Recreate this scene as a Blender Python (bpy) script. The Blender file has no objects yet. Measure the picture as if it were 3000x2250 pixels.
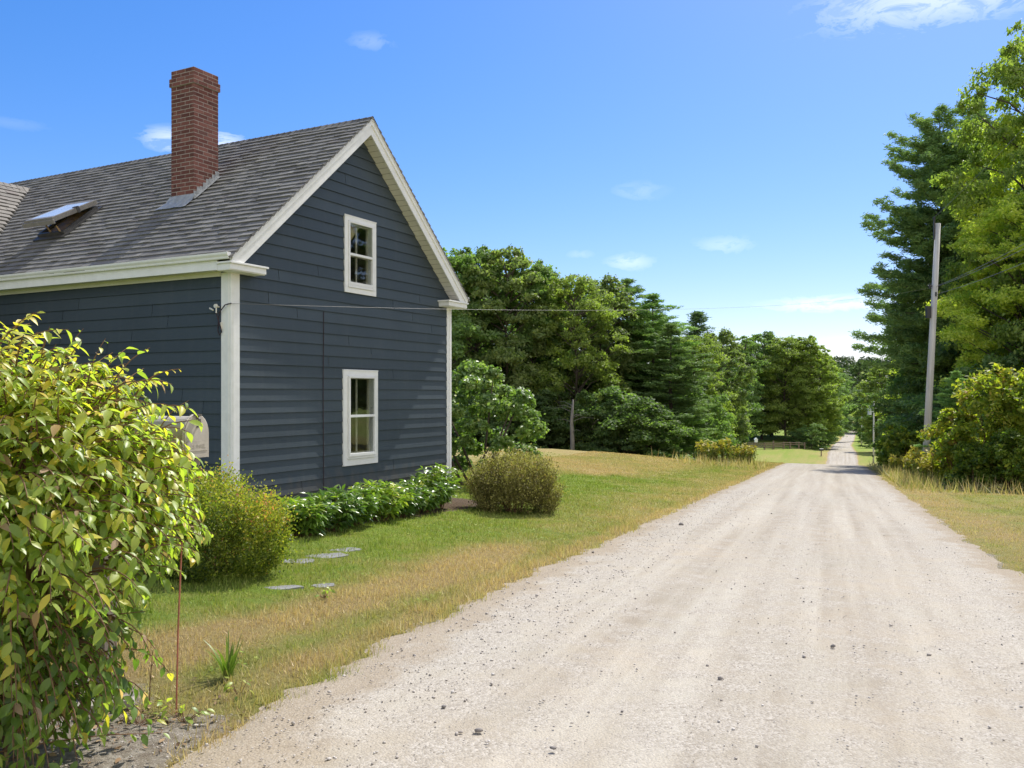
import bpy, math, random
import numpy as np
from mathutils import Vector, Matrix
R = np.random.default_rng(11)
random.seed(5)
sc = bpy.context.scene
COL = sc.collection
EYE = 1.5            # metres from the road to the lens
F, CX, HY = 2550.0, 1500.0, 1153.0   # the photograph's focal length, centre and horizon (3000 px wide)

# ------------------------------------------------------------------ helpers
def link(o, parent=None):
    COL.objects.link(o)
    if parent is not None:
        o.parent = parent
    return o

def tag(o, label=None, cat=None, group=None, kind=None):
    if label: o['label'] = label
    if cat: o['category'] = cat
    if group: o['group'] = group
    if kind: o['kind'] = kind
    return o

def empty(name, loc=(0, 0, 0), rz=0.0):
    o = bpy.data.objects.new(name, None)
    o.empty_display_size = 0.2
    o.location = loc
    o.rotation_euler = (0, 0, rz)
    return link(o)

def mesh_from(name, verts, faces=None, quads=None, var=None, mat=None, smooth=False, pattr=None):
    """verts (n,3); quads (m,4) array or faces = list of tuples"""
    me = bpy.data.meshes.new(name)
    verts = np.asarray(verts, dtype=np.float32).reshape(-1, 3)
    if quads is not None:
        q = np.asarray(quads, dtype=np.int32)
        k = q.shape[1]
        m = len(q)
        me.vertices.add(len(verts)); me.vertices.foreach_set('co', verts.ravel())
        me.loops.add(m * k); me.loops.foreach_set('vertex_index', q.ravel())
        me.polygons.add(m)
        me.polygons.foreach_set('loop_start', np.arange(0, m * k, k, dtype=np.int32))
        me.polygons.foreach_set('loop_total', np.full(m, k, dtype=np.int32))
        me.update(calc_edges=True)
    else:
        me.from_pydata([tuple(v) for v in verts], [], faces)
        me.update()
    if var is not None:
        a = me.attributes.new('var', 'FLOAT', 'FACE')
        a.data.foreach_set('value', np.asarray(var, dtype=np.float32))
    if pattr:
        for nm, arr in pattr.items():
            a = me.attributes.new(nm, 'FLOAT', 'POINT')
            a.data.foreach_set('value', np.asarray(arr, dtype=np.float32))
    if smooth:
        me.polygons.foreach_set('use_smooth', np.ones(len(me.polygons), dtype=bool))
    if mat is not None:
        me.materials.append(mat)
    return me

class MB:
    """collects shapes, builds them as ONE mesh"""
    def __init__(s):
        s.v = []; s.f = []; s.a = []
    def add(s, verts, faces, a=0.5):
        o = len(s.v)
        s.v += [tuple(map(float, v)) for v in verts]
        for f in faces:
            s.f.append(tuple(i + o for i in f)); s.a.append(a)
    def quad(s, a, b, c, d, v=0.5):
        s.add([a, b, c, d], [(0, 1, 2, 3)], v)
    def box(s, x0, x1, y0, y1, z0, z1, a=0.5, M=None):
        vs = [(x0,y0,z0),(x1,y0,z0),(x1,y1,z0),(x0,y1,z0),(x0,y0,z1),(x1,y0,z1),(x1,y1,z1),(x0,y1,z1)]
        if M is not None: vs = [tuple(M @ Vector(v)) for v in vs]
        s.add(vs, [(0,3,2,1),(4,5,6,7),(0,1,5,4),(1,2,6,5),(2,3,7,6),(3,0,4,7)], a)
    def prism(s, prof, p0, ex, ey, ez, length, a=0.5):
        """closed profile (u,v) in ex,ey swept along ez"""
        p0, ex, ey, ez = map(np.array, (p0, ex, ey, ez))
        n = len(prof)
        A = [p0 + ex*u + ey*v for u, v in prof]
        B = [q + ez*length for q in A]
        s.add(A + B, [tuple(range(n))[::-1], tuple(range(n, 2*n))] +
              [(i, (i+1) % n, n + (i+1) % n, n + i) for i in range(n)], a)
    def tube(s, pts, rad, n=8, a=0.5, cap=True):
        pts = [np.array(p, float) for p in pts]
        if not hasattr(rad, '__len__'): rad = [rad]*len(pts)
        o = len(s.v)
        for i, p in enumerate(pts):
            t = pts[min(i+1, len(pts)-1)] - pts[max(i-1, 0)]
            t /= (np.linalg.norm(t) + 1e-9)
            h = np.array([0, 0, 1.0]) if abs(t[2]) < .9 else np.array([1.0, 0, 0])
            e1 = np.cross(t, h); e1 /= np.linalg.norm(e1); e2 = np.cross(t, e1)
            for k in range(n):
                an = 2*math.pi*k/n
                s.v.append(tuple(p + rad[i]*(math.cos(an)*e1 + math.sin(an)*e2)))
        for i in range(len(pts)-1):
            for k in range(n):
                s.f.append((o+i*n+k, o+i*n+(k+1) % n, o+(i+1)*n+(k+1) % n, o+(i+1)*n+k)); s.a.append(a)
        if cap:
            s.f.append(tuple(o+k for k in range(n))[::-1]); s.a.append(a)
            e = o+(len(pts)-1)*n
            s.f.append(tuple(e+k for k in range(n))); s.a.append(a)
    def mesh(s, name, mat, smooth=False):
        return mesh_from(name, s.v, faces=s.f, var=s.a, mat=mat, smooth=smooth)
    def build(s, name, mat, parent=None, smooth=False, bevel=0.0):
        o = link(bpy.data.objects.new(name, s.mesh(name, mat, smooth)), parent)
        if bevel:
            b = o.modifiers.new('bevel', 'BEVEL'); b.width = bevel; b.segments = 2; b.limit_method = 'ANGLE'
        return o

def hsh(ix, iy, seed):
    h = (ix.astype(np.int64)*374761393 + iy.astype(np.int64)*668265263 + seed*982451653) & 0x7fffffff
    h = ((h ^ (h >> 13))*1274126177) & 0x7fffffff
    return ((h ^ (h >> 16)) & 0xffff)/65535.0
def vnoise(x, y, seed=0):
    x = np.asarray(x, float); y = np.asarray(y, float)
    ix = np.floor(x); iy = np.floor(y); fx = x-ix; fy = y-iy
    fx = fx*fx*(3-2*fx); fy = fy*fy*(3-2*fy)
    ix = ix.astype(np.int64); iy = iy.astype(np.int64)
    return (hsh(ix, iy, seed)*(1-fx)*(1-fy) + hsh(ix+1, iy, seed)*fx*(1-fy) +
            hsh(ix, iy+1, seed)*(1-fx)*fy + hsh(ix+1, iy+1, seed)*fx*fy)
def fbm(x, y, sc_=1.0, oct_=4, seed=0):
    t = 0; a = .5; tot = 0
    for i in range(oct_):
        t = t + a*vnoise(np.asarray(x)*sc_, np.asarray(y)*sc_, seed+i*17); tot += a
        sc_ *= 2.03; a *= .5
    return t/tot
def sstep(a, b, x):
    t = np.clip((np.asarray(x, float)-a)/(b-a), 0, 1)
    return t*t*(3-2*t)

# ------------------------------------------------------------------ materials
def newmat(name):
    m = bpy.data.materials.new(name); m.use_nodes = True
    nt = m.node_tree
    return m, nt, nt.nodes['Principled BSDF'], nt.nodes['Material Output']
def N(nt, typ, **kw):
    n = nt.nodes.new(typ)
    for k, v in kw.items():
        if k in n.inputs.keys() if hasattr(n.inputs, 'keys') else False:
            n.inputs[k].default_value = v
        else:
            setattr(n, k, v)
    return n
def L(nt, a, b): nt.links.new(a, b)
def ramp(nt, fac, stops, interp='LINEAR'):
    r = nt.nodes.new('ShaderNodeValToRGB')
    r.color_ramp.interpolation = interp
    el = r.color_ramp.elements
    while len(el) < len(stops): el.new(.5)
    for e, (p, c) in zip(el, stops):
        e.position = p; e.color = (*c, 1) if len(c) == 3 else c
    if fac is not None: L(nt, fac, r.inputs[0])
    return r.outputs[0]
def attr(nt, nm): 
    a = nt.nodes.new('ShaderNodeAttribute'); a.attribute_name = nm
    return a.outputs['Fac']
def noise(nt, scale, detail=4, vec=None, rough=.6, dist=0.0):
    n = nt.nodes.new('ShaderNodeTexNoise')
    n.inputs['Scale'].default_value = scale; n.inputs['Detail'].default_value = detail
    n.inputs['Roughness'].default_value = rough; n.inputs['Distortion'].default_value = dist
    if vec is not None: L(nt, vec, n.inputs['Vector'])
    return n.outputs['Fac']
def pos(nt, scale=(1, 1, 1), obj=False):
    if obj:
        t = nt.nodes.new('ShaderNodeTexCoord').outputs['Object']
    else:
        t = nt.nodes.new('ShaderNodeNewGeometry').outputs['Position']
    m = nt.nodes.new('ShaderNodeMapping'); m.inputs['Scale'].default_value = scale
    L(nt, t, m.inputs['Vector'])
    return m.outputs[0]
def mix(nt, fac, a, b, mode='MIX'):
    n = nt.nodes.new('ShaderNodeMix'); n.data_type = 'RGBA'; n.blend_type = mode
    if isinstance(fac, (int, float)): n.inputs[0].default_value = fac
    else: L(nt, fac, n.inputs[0])
    for s, v in ((6, a), (7, b)):
        if isinstance(v, (tuple, list)): n.inputs[s].default_value = (*v, 1)
        else: L(nt, v, n.inputs[s])
    return n.outputs[2]
def math_(nt, op, a, b=None, clamp=False):
    n = nt.nodes.new('ShaderNodeMath'); n.operation = op; n.use_clamp = clamp
    for i, v in enumerate((a, b)):
        if v is None: continue
        if isinstance(v, (int, float)): n.inputs[i].default_value = v
        else: L(nt, v, n.inputs[i])
    return n.outputs[0]
def bump(nt, bsdf, h, strength=.3, dist=.01):
    b = nt.nodes.new('ShaderNodeBump'); b.inputs['Strength'].default_value = strength
    b.inputs['Distance'].default_value = dist
    L(nt, h, b.inputs['Height']); L(nt, b.outputs[0], bsdf.inputs['Normal'])

def simple(name, col, rough=.6, spec=.4, nscale=0, namt=.15, metal=0.0, bumpn=0, bstr=.2, bdist=.004, stretch=(1, 1, 1)):
    m, nt, b, o = newmat(name)
    b.inputs['Roughness'].default_value = rough
    b.inputs['Specular IOR Level'].default_value = spec
    b.inputs['Metallic'].default_value = metal
    p = pos(nt, stretch, obj=True)
    if nscale:
        f = noise(nt, nscale, 6, p)
        c = ramp(nt, f, [(.3, tuple(x*(1-namt) for x in col)), (.7, tuple(min(1, x*(1+namt)) for x in col))])
        L(nt, c, b.inputs['Base Color'])
    else:
        b.inputs['Base Color'].default_value = (*col, 1)
    if bumpn:
        bump(nt, b, noise(nt, bumpn, 5, p), bstr, bdist)
    return m

def leafmat(name, stops=None, trans=.35, rough=.5, spec=.35, objcol=False, tmul=(1.08, 1.3, .5)):
    m, nt, b, o = newmat(name)
    v = attr(nt, 'var')
    if objcol:
        oi = nt.nodes.new('ShaderNodeObjectInfo')
        dark = mix(nt, 1.0, oi.outputs['Color'], (.72, .76, .76), 'MULTIPLY')
        lite = mix(nt, 1.0, oi.outputs['Color'], (1.55, 1.35, 1.1), 'MULTIPLY')
        c = mix(nt, v, dark, lite)
    else:
        c = ramp(nt, v, stops)
    L(nt, c, b.inputs['Base Color'])
    b.inputs['Roughness'].default_value = rough
    b.inputs['Specular IOR Level'].default_value = spec
    t = nt.nodes.new('ShaderNodeBsdfTranslucent')
    tc = mix(nt, 1.0, c, tmul, 'MULTIPLY')
    L(nt, tc, t.inputs['Color'])
    ms = nt.nodes.new('ShaderNodeMixShader'); ms.inputs[0].default_value = trans
    L(nt, b.outputs[0], ms.inputs[1]); L(nt, t.outputs[0], ms.inputs[2])
    L(nt, ms.outputs[0], o.inputs['Surface'])
    return m

# ------------------------------------------------------------------ the lie of the land
_cy = np.array([-200, -60, 65, 153, 265, 350, 410, 500, 700, 3000.])
_cx = np.array([-73.8, -22.55, 23.2, 58.05, 100.4, 134.7, 159., 197.5, 290., 1300.])
def cx_(y): return np.interp(y, _cy, _cx)
_t = np.arange(-200, 3200, .5)
def _smooth(a, w):
    k = np.hanning(w); k /= k.sum()
    p = np.pad(a, w//2, mode='edge')
    return np.convolve(p, k, 'same')[w//2:-(w//2)] if w % 2 else np.convolve(p, k, 'same')[w//2:w//2+len(a)]
_road = np.interp(_t, [-200, -60, 0, 58, 66, 80, 100, 122, 150, 170, 200, 265, 350, 410, 500, 650, 900, 1400, 3200],
                  [3, 2.2, 0, -3.25, -3.85, -5.9, -8.9, -10.6, -10.55, -10.0, -11.5, -14.2, -17.3, -17.7, -17.6, -14, 16, 44, 50])
_lawn = np.interp(_t, [-200, -60, 0, 15, 40, 45, 52, 62, 75, 100, 122, 148, 176, 205, 300, 500, 650, 900, 1400, 3200],
                  [3, 2.0, 0, -.84, -2.12, -2.22, -3.1, -4.6, -6.3, -9.2, -10.9, -11.0, -9.9, -9.4, -11, -14, -10, 18, 44, 50])
_road = _smooth(_road, 13); _lawn = _smooth(_lawn, 9)
def base_z(x, y):
    """height of the land with the road cutting left out"""
    x = np.asarray(x, float); y = np.asarray(y, float)
    c = x - cx_(y)
    yp = y + .366*np.clip(c, -60, 60)
    dl = np.maximum(0, -c*.94-2.6); dr = np.maximum(0, c*.94-2.6)
    zr = np.interp(yp, _t, _road); zl = np.interp(yp, _t, _lawn)
    w = sstep(1.0, 8.0, dl)
    z = zr*(1-w) + zl*w
    z = z + .045*np.minimum(dl, 12)
    z = z + .03*np.maximum(0, np.minimum(dr-5, 25))
    return z
def ground_z(x, y):
    x = np.asarray(x, float); y = np.asarray(y, float)
    c = x - cx_(y)
    z = base_z(x, y)
    near = sstep(70, 20, y)
    z = z + (fbm(x, y, .9, 4, 3)-.5)*.10*sstep(2.4, 4.0, np.abs(c))*near
    lo = sstep(2.75, 2.2, np.abs(c)*.98)
    return z - (.06+.06*sstep(30, 200, y))*lo
def gz(x, y): return float(ground_z(np.array([x]), np.array([y]))[0])
def at(px, Y):            # x of a photograph column at depth Y
    return (px-CX)/F*Y
def zpx(py, Y):           # height of a photograph row at depth Y
    return EYE + (HY-py)/F*Y
def left_edge(y):
    return np.interp(y, [0, 3.6, 4.5, 6.5, 9, 3000], [-2.12, -2.17, -2.33, -2.60, -2.68, -2.74])
def right_edge(y):
    return np.interp(y, [0, 3000], [2.78, 2.78])
def dryness(x, y):
    """0 = green turf, 1 = straw-brown turf"""
    x = np.asarray(x, float); y = np.asarray(y, float)
    c = x-cx_(y)
    n = fbm(x, y, .55, 4, 31); n2 = fbm(x, y, 2.3, 3, 77)
    band = np.exp(-((c+3.75+.25*np.sin(y*.5))/.62)**2)*sstep(15, 10, y)*1.15
    near = sstep(6.2, 4.2, y)*sstep(-4.9, -4.0, c)*.9
    mound = sstep(25, 34, y+(n-.5)*14)*sstep(-3.6, -7.5, c+(n-.5)*3)*sstep(75, 60, y)*.82
    edge = np.exp(-((np.abs(c)-2.8)/.38)**2)*.85
    right = sstep(2.4, 3.0, c)*(.55+.3*np.exp(-((c-3.4)/.7)**2))*sstep(120, 80, y)
    d = np.maximum.reduce([band, near, mound, edge, right])
    d = np.maximum(d, sstep(110, 130, y)*sstep(210, 185, y)*(.30+1.1*(fbm(x, y, .13, 3, 71)-.5)))
    strip = sstep(8, 16, y)*sstep(-6.5, -3.2, c)*sstep(0, -2.9, c)*.6
    d = np.maximum(d, strip)
    return np.clip(d + (n-.5)*.7 + (n2-.5)*.45, 0, 1)
def bareness(x, y):
    x = np.asarray(x, float); y = np.asarray(y, float)
    c = x-cx_(y); n = fbm(x, y, 1.6, 4, 55)
    b = sstep(5.3, 4.5, y+(n-.5)*1.2)*sstep(-4.6, -3.9, c+(n-.5)*.6)*(c < 0)
    strip = np.exp(-((c-left_edge(y)+.14)/.12)**2)
    b = b*(1-.8*strip)
    e = sstep(.28, -.02, np.maximum(left_edge(y)-c, c-right_edge(y))+(n-.5)*.5+.10)
    bed = sstep(1.05, .55, _wall_dist(x, y)+(n-.5)*.4)
    return np.clip(np.maximum.reduce([b, e*.6, bed]), 0, 1)
# ---- the house frame: x along the gable wall, y down the long side
HG = np.array([.468, .8837]); HL = np.array([-.8837, .468]); HC = np.array([-3.973, 12.3]); HZ = EYE-2.07
HRZ = math.atan2(.8837, .468)
def to_house(x, y):
    dx = np.asarray(x, float)-HC[0]; dy = np.asarray(y, float)-HC[1]
    return dx*HG[0]+dy*HG[1], dx*HL[0]+dy*HL[1]
def from_house(a, b):
    p = HC + a*HG + b*HL
    return float(p[0]), float(p[1])
def _wall_dist(x, y):
    a, b = to_house(x, y)
    dx = np.maximum.reduce([-a, a-5.83, 0*a]); dy = np.maximum.reduce([-b, b-12.5, 0*b])
    d = np.hypot(dx, dy*.75)
    return d + 3*sstep(-.3, -.6, a)
# ------------------------------------------------------------------ ground
def warp_axis(lo, hi, d0, d1, fine, grow):
    """spacing 'fine' between d0..d1, growing outside"""
    a = list(np.arange(d0, d1+1e-6, fine))
    s = fine; x = d1
    while x < hi:
        s = min(s*grow, 260); x += s; a.append(x)
    s = fine; x = d0; b = []
    while x > lo:
        s = min(s*grow, 260); x -= s; b.append(x)
    return np.array(b[::-1]+a)
def turf_material(blade=False):
    m, nt, b, o = newmat('grass_blade_paint' if blade else 'turf')
    dry = attr(nt, 'dry')
    if blade:
        v = attr(nt, 'var')
        g = ramp(nt, v, [(0, (.11, .165, .026)), (.5, (.215, .30, .042)), (1, (.38, .44, .09))])
        d = ramp(nt, v, [(0, (.36, .245, .115)), (.5, (.58, .43, .225)), (1, (.74, .60, .37))])
        c = mix(nt, dry, g, d)
        L(nt, c, b.inputs['Base Color'])
        b.inputs['Roughness'].default_value = .6
        b.inputs['Specular IOR Level'].default_value = .25
        t = nt.nodes.new('ShaderNodeBsdfTranslucent')
        L(nt, mix(nt, 1.0, c, (1.2, 1.25, .6), 'MULTIPLY'), t.inputs['Color'])
        ms = nt.nodes.new('ShaderNodeMixShader'); ms.inputs[0].default_value = .3
        L(nt, b.outputs[0], ms.inputs[1]); L(nt, t.outputs[0], ms.inputs[2])
        L(nt, ms.outputs[0], o.inputs['Surface'])
        return m
    bare = attr(nt, 'bare')
    p = pos(nt)
    nf = noise(nt, 38, 6, p, .75); nm_ = noise(nt, 3.1, 5, p, .6); nl = noise(nt, .5, 4, p)
    g = ramp(nt, nf, [(.25, (.09, .135, .02)), (.5, (.175, .25, .034)), (.75, (.28, .34, .065))])
    g = mix(nt, ramp(nt, nm_, [(.4, (0, 0, 0)), (.65, (.45, .45, .45))]), g, (.24, .25, .04))
    g = mix(nt, ramp(nt, nl, [(.35, (0, 0, 0)), (.7, (.35, .35, .35))]), g, (.13, .19, .04))
    d = ramp(nt, nf, [(.25, (.20, .145, .06)), (.5, (.335, .25, .105)), (.75, (.46, .36, .17))])
    dd = math_(nt, 'ADD', dry, math_(nt, 'MULTIPLY', math_(nt, 'SUBTRACT', nm_, .5), .9), clamp=True)
    c = mix(nt, dd, g, d)
    vor = nt.nodes.new('ShaderNodeTexVoronoi'); vor.inputs['Scale'].default_value = 42; L(nt, p, vor.inputs['Vector'])
    s = ramp(nt, vor.outputs['Color'], [(0, (.20, .17, .135)), (.35, (.34, .295, .235)), (.7, (.43, .385, .315)), (1, (.54, .49, .42))])
    s = mix(nt, ramp(nt, noise(nt, 9, 6, p), [(.4, (0, 0, 0)), (.66, (.55, .55, .55))]), s, (.22, .17, .115))
    s = mix(nt, attr(nt, 'bed'), s, ramp(nt, nf, [(.3, (.055, .038, .024)), (.7, (.17, .12, .075))]))
    bb = math_(nt, 'ADD', bare, math_(nt, 'MULTIPLY', math_(nt, 'SUBTRACT', noise(nt, 14, 5, p), .5), .9), clamp=True)
    bb = ramp(nt, bb, [(.35, (0, 0, 0)), (.6, (1, 1, 1))])
    L(nt, mix(nt, bb, c, s), b.inputs['Base Color'])
    b.inputs['Roughness'].default_value = .95; b.inputs['Specular IOR Level'].default_value = .1
    bump(nt, b, noise(nt, 55, 6, p, .8), .9, .05)
    return m
M_TURF = turf_material(); M_BLADE = turf_material(True)

ca = warp_axis(-900, 1400, -9.5, 7.5, .11, 1.09)
ya = warp_axis(-140, 2600, 2.2, 16, .10, 1.035)
CC, YY = np.meshgrid(ca, ya)
XX = CC + cx_(YY)
ZZ = ground_z(XX, YY)
ny, nx = CC.shape
idx = np.arange(ny*nx).reshape(ny, nx)
quads = np.stack([idx[:-1, :-1], idx[:-1, 1:], idx[1:, 1:], idx[1:, :-1]], -1).reshape(-1, 4)
me = mesh_from('ground', np.stack([XX, YY, ZZ], -1).reshape(-1, 3), quads=quads, mat=M_TURF, smooth=True,
               pattr={'dry': dryness(XX, YY).ravel(), 'bare': bareness(XX, YY).ravel(), 'bed': sstep(1.5, .6, _wall_dist(XX, YY)).ravel()})
ground = tag(link(bpy.data.objects.new('ground', me)), 'green and straw brown lawn sloping down beside the gravel road', 'ground', kind='structure')

# ------------------------------------------------------------------ gravel road
def road_material():
    m, nt, b, o = newmat('pale_gravel')
    p = pos(nt)
    cb = nt.nodes.new('ShaderNodeCombineXYZ')
    L(nt, attr(nt, 'rc'), cb.inputs[0]); L(nt, math_(nt, 'MULTIPLY', attr(nt, 'ry'), .035), cb.inputs[1])
    tracks = noise(nt, 2.6, 5, cb.outputs[0], .55)
    big = noise(nt, .45, 4, p); mid = noise(nt, 3.2, 6, p, .65); fine = noise(nt, 60, 6, p, .8)
    c = ramp(nt, tracks, [(.36, (.235, .203, .155)), (.5, (.335, .302, .24)), (.62, (.415, .387, .322))])
    c = mix(nt, ramp(nt, big, [(.35, (0, 0, 0)), (.7, (.45, .45, .45))]), c, (.43, .345, .245))
    c = mix(nt, ramp(nt, mid, [(.45, (0, 0, 0)), (.72, (.5, .5, .5))]), c, (.28, .24, .19))
    vor = nt.nodes.new('ShaderNodeTexVoronoi'); vor.inputs['Scale'].default_value = 75; L(nt, p, vor.inputs['Vector'])
    st = ramp(nt, vor.outputs['Color'], [(0, (.14, .12, .10)), (.2, (.285, .255, .21)), (.55, (.375, .34, .285)), (1, (.52, .48, .42))])
    cov = ramp(nt, math_(nt, 'ADD', mid, math_(nt, 'MULTIPLY', attr(nt, 'loose'), .22)), [(.42, (.12, .12, .12)), (.68, (.8, .8, .8))])
    c = mix(nt, cov, c, st)
    c = mix(nt, ramp(nt, fine, [(.32, (.7, .7, .7)), (.48, (0, 0, 0))]), c, (.22, .185, .15))
    ed = ramp(nt, math_(nt, 'ADD', attr(nt, 'edge'), math_(nt, 'MULTIPLY', math_(nt, 'SUBTRACT', noise(nt, 4.5, 5, p, .7), .5), 1.5)), [(.35, (0, 0, 0)), (.85, (.6, .6, .6))])
    c = mix(nt, ed, c, mix(nt, fine, (.17, .125, .075), (.36, .29, .20)))
    L(nt, c, b.inputs['Base Color'])
    b.inputs['Roughness'].default_value = .95; b.inputs['Specular IOR Level'].default_value = .12
    h = math_(nt, 'ADD', math_(nt, 'MULTIPLY', fine, .4), math_(nt, 'MULTIPLY', vor.outputs['Distance'], -.8))
    bump(nt, b, math_(nt, 'ADD', h, mid), .55, .012)
    return m
M_ROAD = road_material()
ca = np.linspace(-3.3, 3.3, 111)
ya = np.concatenate([np.arange(-6, 22, .06), warp_axis(22, 1200, 22, 22.06, .07, 1.02)[1:]])
CC, YY = np.meshgrid(ca, ya)
XX = CC+cx_(YY)
nn = fbm(XX, YY, 2.2, 4, 9)-.5 + .45*(fbm(XX, YY, 9.0, 3, 19)-.5)
lift = .008 + .05*sstep(30, 200, YY)
rut = -.012*np.exp(-((np.abs(CC)-.85)/.32)**2) + .005*(fbm(XX, YY, .7, 3, 21)-.5)
el = left_edge(YY)+nn*.5; er = right_edge(YY)+nn*.5
out = np.maximum(np.maximum(el-CC, CC-er), 0)
inn = np.minimum(CC-el, er-CC)
ZZ = base_z(XX, YY) + lift*sstep(-.05, .45, inn) + rut + .004*(fbm(XX, YY, 9, 3, 4)-.5) - .16*np.minimum(out, .4)
ny, nx = CC.shape
idx = np.arange(ny*nx).reshape(ny, nx)
quads = np.stack([idx[:-1, :-1], idx[:-1, 1:], idx[1:, 1:], idx[1:, :-1]], -1).reshape(-1, 4)
loose = np.clip(np.abs(CC)/2.6, 0, 1)**2 + .5*np.exp(-(CC/.4)**2)
me = mesh_from('gravel_road', np.stack([XX, YY, ZZ], -1).reshape(-1, 3), quads=quads, mat=M_ROAD, smooth=True,
               pattr={'rc': CC.ravel(), 'ry': YY.ravel(), 'loose': loose.ravel(), 'edge': sstep(.75, .0, inn).ravel()})
road = tag(link(bpy.data.objects.new('gravel_road', me)), 'pale gravel road running downhill and up through the woods', 'road', kind='structure')
ROADZ = lambda x, y: float(base_z(np.array([x]), np.array([y]))[0]) + .012

# ------------------------------------------------------------------ grass blades
def in_house(x, y, m=.0):
    a, b = to_house(x, y)
    return (a > -m) & (a < 5.83+m) & (b > -m) & (b < 12.5+m)
def blades(name, x, y, h, w, seed, lean=.5):
    r = np.random.default_rng(seed); n = len(x)
    z = ground_z(x, y)-.004
    an = r.uniform(0, 2*np.pi, n); ln = np.abs(r.normal(0, lean, n))
    an2 = r.uniform(0, 2*np.pi, n)
    P = np.stack([x, y, z], -1)
    wv = np.stack([np.cos(an2), np.sin(an2), 0*an2], -1)*w[:, None]*.5
    tip = P + np.stack([np.cos(an)*ln*h, np.sin(an)*ln*h, h/np.sqrt(1+ln**2)], -1)
    V = np.stack([P-wv, P+wv, tip], 1).reshape(-1, 3)
    d = np.clip(dryness(x, y)+r.normal(0, .16, n), 0, 1)
    me = mesh_from(name, V, quads=np.arange(3*n).reshape(n, 3), mat=M_BLADE, var=np.clip(r.normal(.5, .24, n), 0, 1))
    a = me.attributes.new('dry', 'FLOAT', 'FACE'); a.data.foreach_set('value', d.astype(np.float32))
    return me
def scatter(n, ylo, yhi, clo, chi, seed, powr=1.0):
    r = np.random.default_rng(seed)
    t = r.uniform(0, 1, n)
    y = ylo*(yhi/ylo)**t
    c = r.uniform(clo, chi, n)
    x = c+cx_(y)
    keep = ~in_house(x, y, -.05)
    bare = bareness(x, y)
    le, re = left_edge(y), right_edge(y)
    nz = (fbm(x, y, 2.2, 4, 9)-.5)*.5
    onroad = (c > le+nz+.05) & (c < re+nz-.05)
    fringe = ((c < le+nz+.62) | (c > re-nz-.55)) & (fbm(x, y, 2.7, 3, 63) > .575) & (r.uniform(0, 1, n) < .55)
    onroad &= ~fringe
    keep &= ~onroad & (r.uniform(0, 1, n) > bare*1.05-.03)
    return x[keep], y[keep], r
x1, y1, r_ = scatter(400000, 3.2, 62, -13, -2.2, 1)
x2, y2, _ = scatter(60000, 8, 40, 2.6, 12, 2)
x = np.concatenate([x1, x2]); y = np.concatenate([y1, y2])
clump = fbm(x, y, 3.5, 3, 91)
h = (.020+.075*clump**1.8)*R.uniform(.6, 1.35, len(x))
c_ = x-cx_(y)
h *= 1+.7*np.exp(-((c_-left_edge(y)+.12)/.25)**2)
w = .0028+.00075*y
me = blades('lawn_grass', x, y, h, w, 3)
tag(link(bpy.data.objects.new('lawn_grass', me)), 'short mown grass blades, green and straw brown, over the lawn', 'grass', kind='stuff')
# clover and plantain among the grass
r = np.random.default_rng(33); n = 9000
y = 4.2*(24/4.2)**r.uniform(0, 1, n); c = r.uniform(-11, -2.9, n); x = c+cx_(y)
ok = (fbm(x, y, 1.7, 3, 47) > .52) & (dryness(x, y) < .55) & ~in_house(x, y, .2) & (bareness(x, y) < .3)
x, y = x[ok], y[ok]; n = len(x)
P = np.stack([x, y, ground_z(x, y)+r.uniform(.012, .04, n)], -1); an = r.uniform(0, 6.28, n); s = r.uniform(.007, .018, n)[:, None]*(1+.02*y[:, None])
u = np.stack([np.cos(an), np.sin(an), r.uniform(-.3, .3, n)], -1); v = np.stack([-np.sin(an), np.cos(an), r.uniform(-.3, .3, n)], -1)
V = np.stack([P-u*s, P+v*s*.8, P+u*s, P-v*s*.8], 1).reshape(-1, 3)
me = mesh_from('lawn_weeds', V, quads=np.arange(4*n).reshape(n, 4), mat=M_BLADE, var=np.clip(r.normal(.45, .25, n), 0, 1))
a = me.attributes.new('dry', 'FLOAT', 'FACE'); a.data.foreach_set('value', np.zeros(n, dtype=np.float32))
tag(link(bpy.data.objects.new('lawn_weeds', me)), 'small clover and plantain leaves growing through the green turf', 'weeds', kind='stuff')
# taller dry grass by the road at the brow and under the right-hand shrubs
def tall(n, cpx, cy, sx, sy, seed):
    r = np.random.default_rng(seed)
    y = r.normal(cy, sy, n); x = r.normal(0, sx, n)+at(cpx, y)
    return x, y
xs, ys = [], []
for k, (cpx, cy, sx, sy, n) in enumerate([(2640, 38, 1.1, 3.0, 2600), (2560, 47, .9, 4.0, 1700), (2690, 32, .9, 1.6, 1100), (2840, 28.9, 1.3, .7, 350),
                                          (2960, 27.6, 1.0, .6, 250), (2120, 48, 1.5, 2.4, 900), (2230, 50, 1.4, 2.0, 500)]):
    a, b = tall(n, cpx, cy, sx, sy, 40+k); xs.append(a); ys.append(b)
x = np.concatenate(xs); y = np.concatenate(ys)
ok = np.abs(x-cx_(y)) > 3.0
x = x[ok]; y = y[ok]
h = .16+.55*R.uniform(0, 1, len(x))**1.8; w = .012+.0006*y
me = blades('dry_roadside_grass', x, y, h, w, 5, .6)
a = me.attributes['dry']; dv = np.clip(R.normal(.62, .3, len(x)), 0, 1); a.data.foreach_set('value', dv.astype(np.float32))
tag(link(bpy.data.objects.new('dry_roadside_grass', me)), 'tall straw coloured grass along the verge at the brow of the road', 'grass', kind='stuff')

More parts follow.
